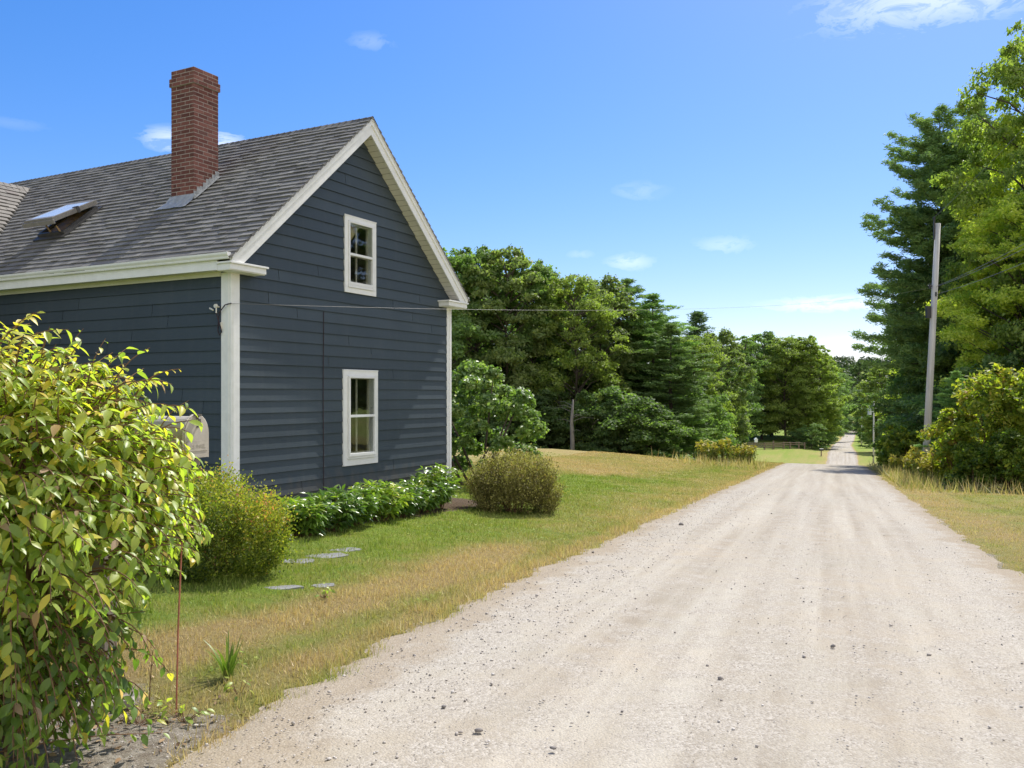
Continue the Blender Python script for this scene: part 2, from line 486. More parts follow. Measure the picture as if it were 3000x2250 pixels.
# ------------------------------------------------------------------ loose gravel
ico = None
def rocks(name, P, S, var, mat, seed, smooth=True):
    r = np.random.default_rng(seed)
    t = (1+5**.5)/2
    v = np.array([(-1,t,0),(1,t,0),(-1,-t,0),(1,-t,0),(0,-1,t),(0,1,t),(0,-1,-t),(0,1,-t),(t,0,-1),(t,0,1),(-t,0,-1),(-t,0,1)], float)
    v /= np.linalg.norm(v[0])
    f = np.array([(0,11,5),(0,5,1),(0,1,7),(0,7,10),(0,10,11),(1,5,9),(5,11,4),(11,10,2),(10,7,6),(7,1,8),(3,9,4),(3,4,2),(3,2,6),(3,6,8),(3,8,9),(4,9,5),(2,4,11),(6,2,10),(8,6,7),(9,8,1)])
    n = len(P)
    V = v[None]*r.uniform(.7, 1.25, (n, 12, 1))
    A = np.stack([r.uniform(.8, 1.4, n), r.uniform(.7, 1.1, n), r.uniform(.45, .8, n)], -1)
    V = V*A[:, None, :]*S[:, None, None]
    an = r.uniform(0, 6.28, n); c, s = np.cos(an)[:, None], np.sin(an)[:, None]
    V = np.stack([V[..., 0]*c-V[..., 1]*s, V[..., 0]*s+V[..., 1]*c, V[..., 2]], -1)+P[:, None, :]
    Fq = (f[None]+(np.arange(n)*12)[:, None, None]).reshape(-1, 3)
    return mesh_from(name, V.reshape(-1, 3), quads=Fq, var=np.repeat(var, 20), mat=mat, smooth=smooth)
def stone_material():
    m, nt, b, o = newmat('stone_bits')
    c = ramp(nt, attr(nt, 'var'), [(0, (.05, .045, .045)), (.25, (.16, .135, .12)), (.5, (.33, .28, .24)), (.8, (.45, .40, .34)), (1, (.62, .58, .53))])
    c = mix(nt, .35, c, mix(nt, noise(nt, 90, 4, pos(nt)), (.12, .10, .09), (.6, .56, .5)))
    L(nt, c, b.inputs['Base Color']); b.inputs['Roughness'].default_value = .9
    return m
M_STONE = stone_material()
r = np.random.default_rng(8)
n = 8000
y = 2.6*(26/2.6)**r.uniform(0, 1, n); 
c = np.where(r.uniform(0, 1, n) < .5, r.normal(-2.15, .45, n), r.uniform(-3.1, 2.9, n))
c = np.clip(c, -3.6, 3.2)
x = c+cx_(y)
s = r.gamma(1.5, .0015, n)+.0018
s *= (1+.02*y)
z = base_z(x, y)+.012+s*.05
z = np.where(np.abs(c) > 2.6, np.maximum(ground_z(x, y), z-.012)+s*.2, z)
ok = (bareness(x, y) > .3) | (np.abs(c) < 2.4)
me = rocks('loose_gravel', np.stack([x, y, z], -1)[ok], s[ok], np.clip(r.normal(.72, .2, n), 0, 1)[ok], M_STONE, 9)
tag(link(bpy.data.objects.new('loose_gravel', me)), 'small loose pebbles scattered on the road and its bare verge', 'gravel', kind='stuff')
# the bigger stones one can point to
STONES = [(1995, 1538, .075, .1, 'dark fist sized stone near the lawn edge of the road, farthest of the loose stones'),
          (2440, 1897, .035, .05, 'black pebble lying alone near the middle of the road'),
          (2110, 1992, .03, .12, 'brown pebble on the pale left wheel track'),
          (1401, 2147, .04, .15, 'charcoal stone on the left half of the road near the bottom of the picture'),
          (1622, 2195, .028, .12, 'dark pebble nearest the viewer on the road'),
          (1300, 2074, .03, .02, 'black stone among loose gravel at the left side of the road'),
          (1350, 2148, .022, .4, 'small grey pebble beside a charcoal stone on the road'),
          (1822, 2087, .022, .1, 'small dark pebble right of a smaller one, mid road'),
          (1725, 2091, .018, .2, 'tiny dark pebble left of its larger twin, mid road'),
          (1440, 2008, .02, .3, 'brown chip of stone on the left gravel'),
          (262, 2142, .035, .95, 'pale grey angular stone on bare soil under the large shrub'),
          (1150, 1920, .02, .1, 'small dark stone close to the grass edge of the road')]
for i, (px, py, s, v, lab) in enumerate(STONES):
    # walk down the ray until it meets the land
    Y = 2.0
    while zpx(py, Y) > ROADZ(at(px, Y), Y) and Y < 80: Y += .02
    X = at(px, Y)
    me = rocks('stone', np.array([[0, 0, s*.22]]), np.array([s*.58]), np.array([v+.07]), M_STONE, 100+i, smooth=False)
    o = link(bpy.data.objects.new('stone', me)); o.location = (X, Y, ROADZ(X, Y) if px > 600 else gz(X, Y))
    tag(o, lab, 'stone', 'stones lying loose on the road')
# ------------------------------------------------------------------ the farmhouse
W_, LEN = 5.83, 12.5
TANR = .876; TH = math.atan(TANR); APEX = 6.75
def zt(x): return APEX - TANR*abs(x-W_/2)
house = tag(empty('farmhouse', (HC[0], HC[1], HZ), HRZ),
            'dark blue clapboard farmhouse with white trim and grey shingle roof', 'house')
def siding_mat(name, c1, c2):
    m, nt, b, o = newmat(name)
    p = pos(nt, (1.2, 1.2, 26), obj=True)
    f = noise(nt, 5, 6, p, .7); f2 = noise(nt, .9, 4, pos(nt, obj=True))
    c = ramp(nt, math_(nt, 'ADD', math_(nt, 'MULTIPLY', f, .75), math_(nt, 'MULTIPLY', attr(nt, 'var'), .3)), [(.3, c1), (.75, c2)])
    c = mix(nt, ramp(nt, f2, [(.45, (0, 0, 0)), (.75, (.35, .35, .35))]), c, tuple(x*.8 for x in c1))
    sp = nt.nodes.new('ShaderNodeSeparateXYZ'); L(nt, pos(nt, obj=True), sp.inputs[0])
    dz = math_(nt, 'ADD', sp.outputs[2], math_(nt, 'MULTIPLY', noise(nt, 6, 5, pos(nt, (1, 1, .5), obj=True)), -.9))
    c = mix(nt, ramp(nt, dz, [(.0, (.5, .5, .5)), (.35, (0, 0, 0))]), c, (.13, .115, .095))
    c = mix(nt, ramp(nt, noise(nt, 2.2, 6, pos(nt, (2.5, 2.5, .35), obj=True), .7), [(.52, (0, 0, 0)), (.75, (.22, .22, .22))]), c, (.105, .115, .12))
    L(nt, c, b.inputs['Base Color'])
    b.inputs['Roughness'].default_value = .55; b.inputs['Specular IOR Level'].default_value = .35
    bump(nt, b, f, .12, .004)
    return m
M_SIDE = siding_mat('slate_blue_paint', (.038, .053, .066), (.058, .077, .093))
def white_mat():
    m, nt, b, o = newmat('white_trim_paint')
    p = pos(nt, (1, 1, 1), obj=True)
    f = noise(nt, 7, 6, p, .7); f2 = noise(nt, 1.3, 4, p)
    c = ramp(nt, f, [(.3, (.72, .72, .69)), (.6, (.80, .80, .775))])
    c = mix(nt, ramp(nt, f2, [(.5, (0, 0, 0)), (.8, (.4, .4, .4))]), c, (.66, .65, .60))
    L(nt, c, b.inputs['Base Color']); b.inputs['Roughness'].default_value = .5
    bump(nt, b, noise(nt, 60, 4, p), .06, .002)
    return m
M_WHITE = white_mat()
M_VINYL = simple('cream_vinyl', (.70, .68, .60), .5, .4, 3, .06)
M_DARK = simple('dark_gap', (.02, .02, .022), .9, .1)
ROW0, EXP = -.017, .18
def lap_rows(mb, xl, xr, z0, z1, y_out, opens=(), joints=(), seed=1, mapf=None):
    """clapboards; xl/xr give the wall ends at a height; opens are (x0,x1,z0,z1) holes"""
    r = random.Random(seed)
    k = 0
    while True:
        a = z0+k*EXP
        if a >= z1: break
        b = min(a+EXP, z1)
        xa0, xa1, xb0, xb1 = xl(a), xr(a), xl(b), xr(b)
        if xb1-xb0 < .02: 
            xb0 = xb1 = (xb0+xb1)/2
        cuts = sorted([jx for jx, jz in joints if a <= jz < a+EXP])
        zs = [a, b]
        for o in opens:
            for zz in (o[2], o[3]):
                if a+1e-4 < zz < b-1e-4: zs.append(zz)
        zs.sort()
        va = r.random()
        for za, zb in zip(zs[:-1], zs[1:]):
            zm = (za+zb)/2
            iv = [(None, None)]
            for o in opens:
                if o[2] < zm < o[3]: iv = [(None, o[0]), (o[1], None)]
            for lo, hi in iv:
                L0 = [xl(za) if lo is None else lo, xr(za) if hi is None else hi]
                L1 = [xl(zb) if lo is None else lo, xr(zb) if hi is None else hi]
                segs = [(L0[0], L1[0])]
                for c in cuts:
                    if L0[0]+.05 < c < L0[1]-.05: segs += [(c-.0035, c-.0035), (c+.0035, c+.0035)]
                segs.append((L0[1], L1[1]))
                for i in range(0, len(segs), 2):
                    (p0, q0), (p1, q1) = segs[i], segs[i+1]
                    va2 = min(1, max(0, va+r.uniform(-.25, .25)))
                    def oy(z): return -(y_out + .021 - .018*(z-a)/EXP)
                    P = [(p0, oy(za), za), (p1, oy(za), za), (q1, oy(zb), zb), (q0, oy(zb), zb)]
                    Fz = [(0, 1, 2, 3)]
                    if za == a:
                        P += [(p0, -y_out-.011, za), (p1, -y_out-.011, za), (p0, -y_out+.004, za+.03), (p1, -y_out+.004, za+.03), (p0, -y_out+.004, za-.002), (p1, -y_out+.004, za-.002)]
                        Fz += [(4, 5, 1, 0), (8, 9, 7, 6), (6, 7, 5, 4)]
                    if mapf: P = [mapf(v) for v in P]
                    mb.add(P, Fz, va2)
        k += 1
def px_gable(px, py):
    rr = (px-CX)/F
    t = (rr*HC[1]-HC[0])/(HG[0]-rr*HG[1])
    return t, (HY-py)/F*(HC[1]+HG[1]*t)+2.07
JP = [(815, 812), (785, 878), (869, 924), (1020, 1000), (1086, 1037), (961, 1062), (1150, 900), (1207, 935), (1263, 968), (1150, 1100),
      (883, 1423), (1151, 1362), (1272, 1372), (1228, 876), (1090, 1428), (930, 560+240), (1010, 520)]
joints = [px_gable(*p) for p in JP]
WIN_LO = (2.449, 3.398, .858, 2.475); WIN_UP = (2.488, 3.349, 3.765, 5.065)
under = lambda z: max(0.0, W_/2-(APEX-.22-z)/TANR)
mb = MB()
lap_rows(mb, lambda z: .13 if z < 3.8 else under(z), lambda z: W_-.13 if z < 3.8 else W_-under(z), ROW0, 6.5, 0.0,
         opens=[(a+.1, b-.1, c+.1, d-.1) for a, b, c, d in (WIN_LO, WIN_UP)], joints=joints, seed=3)
mb.build('gable_wall', M_SIDE, house)
mb = MB()
r4 = random.Random(9)
lap_rows(mb, lambda z: .13, lambda z: LEN-.02, ROW0, 3.8, 0.0, joints=[(r4.uniform(.5, 6), r4.uniform(0, 3.7)) for _ in range(26)], seed=4,
         mapf=lambda v: (v[1], v[0], v[2]))
for i, f in enumerate(mb.f): mb.f[i] = f[::-1]
mb.build('side_wall', M_SIDE, house)
mb = MB()
lap_rows(mb, lambda z: .13, lambda z: LEN-.02, ROW0, 3.8, 0.0, seed=6, mapf=lambda v: (W_-v[1], v[0], v[2]))
mb.build('rear_side_wall', M_SIDE, house)
mb = MB()
lap_rows(mb, lambda z: 0 if z < 3.8 else under(z), lambda z: W_ if z < 3.8 else W_-under(z), ROW0, 6.5, 0.0, seed=7,
         mapf=lambda v: (W_-v[0], LEN-v[1], v[2]))
mb.build('rear_gable_wall', M_SIDE, house)
# brick foundation
def brick_tex(name, sc_=1.0):
    m, nt, b, o = newmat(name)
    c = ramp(nt, attr(nt, 'var'), [(0, (.100, .042, .035)), (.35, (.148, .060, .048)), (.7, (.185, .076, .060)), (.95, (.22, .10, .08)), (1, (.085, .045, .04))])
    p = pos(nt, obj=True)
    f = noise(nt, 30, 6, p, .75); f2 = noise(nt, 2.0, 4, p)
    c = mix(nt, .55, c, mix(nt, f, (.40, .38, .36), (1.5, 1.45, 1.4)), 'MULTIPLY')
    c = mix(nt, ramp(nt, f2, [(.45, (0, 0, 0)), (.7, (.5, .5, .5))]), c, (.11, .055, .042))
    L(nt, c, b.inputs['Base Color']); b.inputs['Roughness'].default_value = .92
    b.inputs['Specular IOR Level'].default_value = .2
    bump(nt, b, f, .5, .006)
    return m
M_BRICK = brick_tex('red_brick')
M_MORTAR = simple('mortar', (.36, .31, .265), .95, .1, 25, .2, bumpn=60, bstr=.4)
def brick_box(mb, mm, x0, x1, y0, y1, z0, n, ch=.0677, seed=1, grow=lambda i: 0.0):
    """courses of single bricks round a mortar core"""
    r = random.Random(seed)
    for i in range(n):
        g = grow(i); a, b, c, d = x0-g, x1+g, y0-g, y1+g
        za = z0+i*ch; zb = za+ch
        mm.box(a+.0025, b-.0025, c+.0025, d-.0025, za, zb)
        off = (.0, .105)[i % 2]
        for side in range(4):
            Ln = (b-a) if side in (0, 2) else (d-c)
            s = -off
            while s < Ln-.005:
                e = min(s+.203, Ln); st = max(s, 0)
                if e-st > .02:
                    p0, p1 = st+.0055, e-.0055
                    if st == 0: p0 = 0
                    if e == Ln: p1 = Ln
                    q = r.random(); j = r.uniform(-.0015, .0015)
                    zl, zh = za+.0062, zb-.0062
                    if side == 0: mb.box(a+p0, a+p1, c-j, c+.05, zl, zh, q)
                    if side == 1: mb.box(b-.05, b+j, c+p0, c+p1, zl, zh, q)
                    if side == 2: mb.box(a+p0, a+p1, d-.05, d+j, zl, zh, q)
                    if side == 3: mb.box(a-j, a+.05, c+p0, c+p1, zl, zh, q)
                s = e if s >= 0 else s+.203
mb = MB(); mm = MB()
brick_box(mb, mm, .03, W_-.03, .03, LEN-.03, -.03-14*.0677, 14, seed=2)
fo = mb.build('foundation', M_BRICK, house)
mm.build('mortar', M_MORTAR, fo)
# corner boards
def corner_board(x0, sx, y0, sy, z0, z1):
    mb = MB()
    def bx(a, b, c, d):
        mb.box(min(a, b), max(a, b), min(c, d), max(c, d), z0, z1)
    bx(x0-sx*.024, x0+sx*.145, y0-sy*.024, y0+sy*.0)
    bx(x0-sx*.024, x0+sx*.0, y0+sy*.002, y0+sy*.165)
    bx(x0-sx*.032, x0-sx*.0245, y0+sy*.012, y0+sy*.05)
    bx(x0+sx*.012, x0+sx*.05, y0-sy*.032, y0-sy*.0245)
    return mb.build('corner_board', M_WHITE, house, bevel=.003)
corner_board(0, 1, 0, 1, -.03, 3.785); corner_board(W_, -1, 0, 1, -.03, 3.785)
corner_board(0, 1, LEN, -1, -.03, 3.785); corner_board(W_, -1, LEN, -1, -.03, 3.785)
# rake boards, crown, soffit
for side in (0, 1):
    fx = (lambda x: x) if side == 0 else (lambda x: W_-x)
    mb = MB()
    def plate(poly, ya, yb):
        A = [(fx(x), ya, z) for x, z in poly]; B = [(fx(x), yb, z) for x, z in poly]
        n = len(poly)
        fs = [tuple(range(n)), tuple(range(n, 2*n))[::-1]] + [(i, n+i, n+(i+1) % n, (i+1) % n) for i in range(n)]
        if side: fs = [f[::-1] for f in fs]
        mb.add(A+B, fs)
    cx0 = W_/2
    def band(t0, t1, xa):      # strip between vertical offsets t0<t1 under the roof line, from x=xa to the apex
        return [(xa, zt(xa)-t1), (cx0, APEX-t1), (cx0, APEX-t0), (xa, zt(xa)-t0)]
    plate([(-.24, 3.897), (.0, 3.897), (cx0, APEX-.29), (cx0, APEX-.03), (-.24, zt(-.24)-.03)], -.25, -.226)
    plate(band(.032, .13, -.24), -.268, -.2505)
    plate(band(.026, .055, -.24), -.28, -.2685)
    mb.build('rake_board', M_WHITE, house)
    mb = MB()
    x = -.16; step = .088
    while x < cx0-.01:
        xb = min(x+step, cx0)
        zo = .265
        q = [(fx(x), -.226, zt(x)-zo), (fx(xb-.005), -.226, zt(xb-.005)-zo), (fx(xb-.005), 0.02, zt(xb-.005)-zo), (fx(x), 0.02, zt(x)-zo)]
        mb.quad(*(q if side == 0 else q[::-1]))
        x = xb
    so = mb.build('soffit', M_VINYL, house)
    mb = MB()
    q = [(fx(-.16), -.226, zt(-.16)-.255), (fx(cx0), -.226, zt(cx0)-.255), (fx(cx0), .02, zt(cx0)-.255), (fx(-.16), .02, zt(-.16)-.255)]
    mb.quad(*(q if side == 0 else q[::-1]))
    mb.build('groove', simple('soffit_groove', (.22, .20, .15), .8), so)
    # cornice return
    mb = MB()
    def bx(a, b, c, d, e, f):
        mb.box(min(fx(a), fx(b)), max(fx(a), fx(b)), c, d, e, f)
    bx(-.25, .437, -.25, -.0, 3.787, 3.868)
    bx(-.272, .465, -.275, -.0, 3.8685, 3.896)
    bx(-.2505, .43, -.235, -.003, 3.775, 3.7865)
    mb.build('cornice_return', M_WHITE, house, bevel=.003)
    # eave: fascia, soffit, frieze
    mb = MB()
    bx(-.25, -.226, .003, LEN+.2, 3.787, zt(-.25)-.03)
    mb.build('fascia', M_WHITE, house)
    mb = MB()
    bx(-.2255, -.0, .003, LEN+.2, 3.80, 3.815)
    bx(-.034, -.017, .17, LEN, 3.735, 3.7995)
    mb.build('eave_soffit', M_VINYL, house)
    # gutter (ogee front) with end cap
    mb = MB()
    prof = [(0, 0), (.045, 0), (.05, .012), (.052, .03), (.062, .045), (.072, .06), (.075, .078), (.075, .088), (.068, .088), (.066, .07), (.05, .035), (.045, .012), (.008, .012), (.008, .088), (0, .088)]
    sgn = -1 if side == 0 else 1
    p0 = (-.2505 if side == 0 else W_+.2505, -.25, 3.922)
    mb.prism(prof, p0, (sgn, 0, 0), (0, 0, 1), (0, 1, 0), LEN+.45)
    mb.prism([(0, 0), (.045, 0), (.052, .03), (.075, .078), (.075, .09), (0, .09)], (p0[0], -.258, 3.922), (sgn, 0, 0), (0, 0, 1), (0, 1, 0), .0075)
    if side:
        for i, f in enumerate(mb.f): mb.f[i] = f[::-1]
    mb.build('gutter', M_WHITE, house)
# ------------------------------------------------------------------ roof
def shingle_mat(name, tint=(1, 1, 1)):
    m, nt, b, o = newmat(name)
    base = [(.0, (.122, .118, .109)), (.3, (.162, .157, .146)), (.6, (.195, .190, .177)), (.85, (.23, .224, .208)), (1, (.17, .157, .148))]
    c = ramp(nt, attr(nt, 'var'), [(p, tuple(x*t for x, t in zip(q, tint))) for p, q in base])
    p = pos(nt, obj=True)
    c = mix(nt, .5, c, mix(nt, noise(nt, 160, 3, p, .8), (.35, .35, .35), (1.6, 1.6, 1.6)), 'MULTIPLY')
    st = noise(nt, 1.1, 5, pos(nt, (.5, 1.6, .5), obj=True))
    c = mix(nt, ramp(nt, st, [(.42, (.3, .3, .3)), (.62, (0, 0, 0))]), c, tuple(.105*t for t in tint))
    L(nt, c, b.inputs['Base Color']); b.inputs['Roughness'].default_value = .95
    b.inputs['Specular IOR Level'].default_value = .15
    bump(nt, b, noise(nt, 260, 2, p), .35, .004)
    return m
M_SHING = shingle_mat('asphalt_shingle')
M_SHING2 = shingle_mat('asphalt_shingle_sunlit', (1.25, 1.2, 1.15))  # lit copy for the ell: stronger sun on its slope painted into the tint
def shingles(mb, O, u, v, n, ulen, vlen, seed, e=.136, ucut=None):
    r = random.Random(seed)
    O, u, v, n = map(np.array, (O, u, v, n))
    P = lambda a, b, h: tuple(O+u*a+v*b+n*h)
    mb.quad(P(0, 0, -.012), P(ulen, 0, -.012), P(ulen, vlen, -.012), P(0, vlen, -.012), .2)
    k = 0
    while k*e < vlen-.02:
        v0 = k*e; v1 = min(v0+e, vlen)
        a = -r.uniform(0, .3)
        wob = [r.uniform(-.004, .004) for _ in range(3)]
        rowv = r.uniform(-.07, .07)
        while a < ulen:
            b_ = a+r.choice([.13, .17, .2, .24, .3])
            lo, hi = max(a, 0), min(b_, ulen)
            if ucut: lo = max(lo, ucut(v0)[0]); hi = min(hi, ucut(v0)[1])
            if hi-lo > .01:
                h0 = .022+(.008 if r.random() < .5 else 0)+r.uniform(-.001, .0025)
                dv = .004*math.sin(lo*3.1+k)+r.uniform(-.002, .002)
                q = min(1, max(0, r.gauss(.5, .23)+rowv*.5))
                mb.add([P(lo, v0+dv, h0), P(hi, v0+dv, h0), P(hi, v1+.012, .004), P(lo, v1+.012, .004), P(lo, v0+dv, -.012), P(hi, v0+dv, -.012)],
                       [(0, 1, 2, 3), (4, 5, 1, 0), (4, 0, 3), (5, 2, 1)], q)
            a = b_
        k += 1
ct, st_ = math.cos(TH), math.sin(TH)
VL = (W_/2+.285)/ct
mb = MB()
x0 = -.285; z0 = zt(x0)-.012
shingles(mb, (x0, LEN+.28, z0), (0, -1, 0), (ct, 0, st_), (-st_, 0, ct), LEN+.57, VL, 1)
shingles(mb, (W_+.285, -.29, z0), (0, 1, 0), (-ct, 0, st_), (st_, 0, ct), LEN+.57, VL, 2)
# ridge caps
y = -.29; r = random.Random(4)
while y < LEN+.2:
    q = r.uniform(.3, .7); ya, yb = y, y+.16
    for s in (-1, 1):
        P = [(W_/2, ya, APEX+.022), (W_/2, yb, APEX+.012), (W_/2+s*.13, yb, APEX+.006-.13*TANR), (W_/2+s*.13, ya, APEX+.016-.13*TANR)]
        mb.add(P if s > 0 else P[::-1], [(0, 1, 2, 3)][::1], q)
    y += .14
roof = mb.build('roof', M_SHING, house)
# white drip edge along the rakes
for s in (0, 1):
    mb = MB(); fx = (lambda x: x) if s == 0 else (lambda x: W_-x)
    A = [(fx(-.285), -.2875, zt(-.285)-.026), (fx(W_/2), -.2875, APEX-.026), (fx(W_/2), -.2875, APEX-.014), (fx(-.285), -.2875, zt(-.285)-.014)]
    B = [(x, -.2805, z) for x, y_, z in A]
    f = [(0, 1, 2, 3), (3, 2, 6, 7), (0, 4, 5, 1)]
    if s: f = [q[::-1] for q in f]
    mb.add(A+B, f); mb.build('drip_edge', M_WHITE, roof)
# the ell whose roof meets the main roof in a valley
EB, EZ, ET = 8.417, 6.39, .91
eh = 2.6; et = math.atan(ET); EX = -5.2
def main_x(z): return W_/2-(APEX-z)/TANR
mb = MB()
vl = eh/math.cos(et)
for s, sd in ((-1, 5), (1, 6)):
    yb = EB+s*eh
    O = (EX, yb, EZ-eh*ET+.01) if s < 0 else (main_x(EZ), yb, EZ-eh*ET+.01)
    u = (1, 0, 0) if s < 0 else (-1, 0, 0)
    full = main_x(EZ)-EX
    if s < 0: cut = lambda v: (0, max(.02, main_x(EZ-eh*ET+v*math.sin(et)+.03)-EX))
    else: cut = lambda v: (max(0, main_x(EZ)-main_x(EZ-eh*ET+v*math.sin(et)+.03)), full)
    k_ = MB()
    shingles(k_, O, u, (0, -s*math.cos(et), math.sin(et)), (0, s*math.sin(et), math.cos(et)), full, vl, sd, ucut=cut)
    k_.f.pop(0); k_.a.pop(0)
    o_ = len(mb.v); mb.v += k_.v; mb.f += [tuple(i+o_ for i in f) for f in k_.f]; mb.a += k_.a
x = EX; r = random.Random(14)
while x < main_x(EZ)+.12:
    q = r.uniform(.35, .8)
    for s in (-1, 1):
        P = [(x, EB, EZ+.045), (x+.17, EB, EZ+.032), (x+.17, EB+s*.15, EZ+.026-.15*ET), (x, EB+s*.15, EZ+.038-.15*ET)]
        mb.add(P[::-1] if s > 0 else P, [(0, 1, 2, 3)], q)
    x += .14
mb.build('ell_roof', M_SHING2, house)
mb = MB()
lap_rows(mb, lambda z: -EX*-1+.12, lambda z: -.02, ROW0, 4.0, 0.0, seed=12, mapf=lambda v: (v[0], EB-eh+.25+v[1], v[2]))
mb.box(EX+.12, -.02, EB-eh+.27, EB+eh-.25, -.9, 3.9)
mb.build('ell_wall', M_SIDE, house)
# ------------------------------------------------------------------ chimney
CA, CB, CS = 1.23, 2.102, .528
mb = MB(); mm = MB()
n = 39; ztop = 7.474
brick_box(mb, mm, CA, CA+CS, CB, CB+CS, ztop-n*.0677, n, seed=5, grow=lambda i: .024 if i in (n-3, n-4) else 0.0)
mm.box(CA+.09, CA+CS-.09, CB+.09, CB+CS-.09, ztop, ztop+.012)
chim = mb.build('chimney', M_BRICK, house)
mm.build('mortar', M_MORTAR, chim)
M_LEAD = simple('grey_lead', (.30, .31, .31), .55, .5, 12, .3, bumpn=14, bstr=.6, bdist=.02)
mb = MB()
nr = np.array([-st_, 0, ct]); vd = np.array([ct, 0, st_])
def onroof(x, y, h=0.0): return np.array([x, y, zt(x)])+nr*h
za = zt(CA)
# front apron, flared
pts_top = [(CA-.006, y, za+.10) for y in np.linspace(CB-.03, CB+CS+.02, 7)]
pts_mid = [tuple(onroof(CA-.05, y, .035+.006*math.sin(y*23))) for y in np.linspace(CB-.05, CB+CS+.06, 7)]
pts_low = [tuple(onroof(CA-.20, y, .030+.006*math.sin(y*31))) for y in np.linspace(CB-.05, CB+CS+.16, 7)]
for i in range(6):
    mb.quad(pts_mid[i], pts_mid[i+1], pts_top[i+1], pts_top[i])
    mb.quad(pts_low[i], pts_low[i+1], pts_mid[i+1], pts_mid[i])
for i, f in enumerate(mb.f): mb.f[i] = f[::-1]
# step flashing both sides
for sy, yy in ((-1, CB), (1, CB+CS)):
    for i in range(8):
        xa = CA+i*CS/8-.01; xb = xa+CS/8+.022
        h = .085+.02*math.sin(i*2.1)
        y1 = yy+sy*.007+sy*.002*(i % 2)
        q = [(xa, y1, zt(xa)+.0), (xb, y1, zt(xb)+.0), (xb, y1, zt(xb)+h), (xa, y1, zt(xb)+h-.004)]
        mb.quad(*(q if sy < 0 else q[::-1]))
        q = [tuple(onroof(xa, y1, .024)), tuple(onroof(xb, y1, .026)), tuple(onroof(xb, y1+sy*.07, .027)), tuple(onroof(xa, y1+sy*.07, .025))]
        mb.quad(*(q[::-1] if sy < 0 else q))
mb.build('flashing', M_LEAD, chim, smooth=False)
# ------------------------------------------------------------------ skylight, propped open
M_SKF = simple('taupe_metal', (.20, .185, .16), .45, .5, 8, .15)
M_SKD = simple('dark_metal', (.06, .058, .055), .5, .4, 8, .2)
M_PINE = simple('varnished_pine', (.42, .27, .12), .5, .4, 9, .25)
def glassmat(name, tint=(1, 1, 1), refl=.12):
    m, nt, b, o = newmat(name)
    tr = nt.nodes.new('ShaderNodeBsdfTransparent'); tr.inputs[0].default_value = (*tint, 1)
    gl = nt.nodes.new('ShaderNodeBsdfGlossy'); gl.inputs['Roughness'].default_value = .015
    lw = nt.nodes.new('ShaderNodeLayerWeight'); lw.inputs[0].default_value = .5
    fac = math_(nt, 'ADD', math_(nt, 'MULTIPLY', math_(nt, 'POWER', lw.outputs['Facing'], 4.0), .8), .04+refl, clamp=True)
    bp = nt.nodes.new('ShaderNodeBump'); bp.inputs['Strength'].default_value = .03; bp.inputs['Distance'].default_value = .02
    L(nt, noise(nt, 3, 2, pos(nt, obj=True)), bp.inputs['Height']); L(nt, bp.outputs[0], gl.inputs['Normal'])
    ms = nt.nodes.new('ShaderNodeMixShader'); L(nt, fac, ms.inputs[0]); L(nt, tr.outputs[0], ms.inputs[1]); L(nt, gl.outputs[0], ms.inputs[2])
    L(nt, ms.outputs[0], o.inputs['Surface'])
    return m
M_GLASS = glassmat('window_glass', (.86, .88, .86), .03)
M_SKYG = simple('sky_sheen_glass', (.55, .60, .62), .12, .8, 6, .12)  # pale sky reflection put into the base colour of the pane
sk_x, sk_y0, sk_y1 = .70, 4.62, 5.34
M4 = Matrix(((0, ct, -st_, sk_x), (-1, 0, 0, sk_y1), (0, st_, ct, zt(sk_x)), (0, 0, 0, 1)))   # columns: u (towards the gable), v up the slope, n
SW, SL = sk_y1-sk_y0, .86
mb = MB()
for a in ((0, SW, 0, .05), (0, SW, SL-.05, SL), (0, .05, .0505, SL-.0505), (SW-.05, SW, .0505, SL-.0505)):
    mb.box(a[0], a[1], a[2], a[3], -.05, .085, M=M4)
mb.box(-.06, SW+.06, -.10, -.0005, .012, .034, M=M4)
mb.box(-.07, -.0005, -.02, SL+.05, .012, .036, M=M4); mb.box(SW+.0005, SW+.07, -.02, SL+.05, .012, .036, M=M4)
sky_ = mb.build('skylight', M_SKD, house)
mb = MB(); mb.box(.051, SW-.051, .051, SL-.051, -.048, .03, M=M4); mb.build('lining', M_PINE, sky_)
ang = math.radians(12.5)
M5 = M4 @ Matrix.Translation((0, SL+.02, .095)) @ Matrix.Rotation(-ang, 4, 'X') @ Matrix.Translation((0, -SL-.05, 0))
mb = MB()
for a in ((-.03, SW+.03, -.05, .05), (-.03, SW+.03, SL-.02, SL+.05), (-.03, .02, .0505, SL-.0205), (SW-.02, SW+.03, .0505, SL-.0205)):
    mb.box(a[0], a[1], a[2], a[3], 0, .085, M=M5)
mb.box(-.06, SW+.06, -.085, -.0505, -.03, .045, M=M5)
sash = mb.build('sash', M_SKF, sky_, bevel=.006)
mb = MB(); mb.box(.0205, SW-.0205, .051, SL-.021, .06, .082, M=M5); mb.build('glass', M_SKYG, sky_)
mb = MB(); mb.box(SW+.0305, SW+.04, .46, .52, -.01, .10, M=M5); mb.box(SW-.06, SW+.04, .46, .52, .0855, .10, M=M5); mb.build('bracket', M_SKD, sky_)
mb = MB(); mb.box(SW*.5-.03, SW*.5-.01, .03, .05, .05, .22, M=M4); mb.build('stay', M_PINE, sky_)
mb = MB(); mb.box(SW-.1, SW-.08, .0, .02, .08, .2, M=M4); mb.build('stay', M_PINE, sky_)
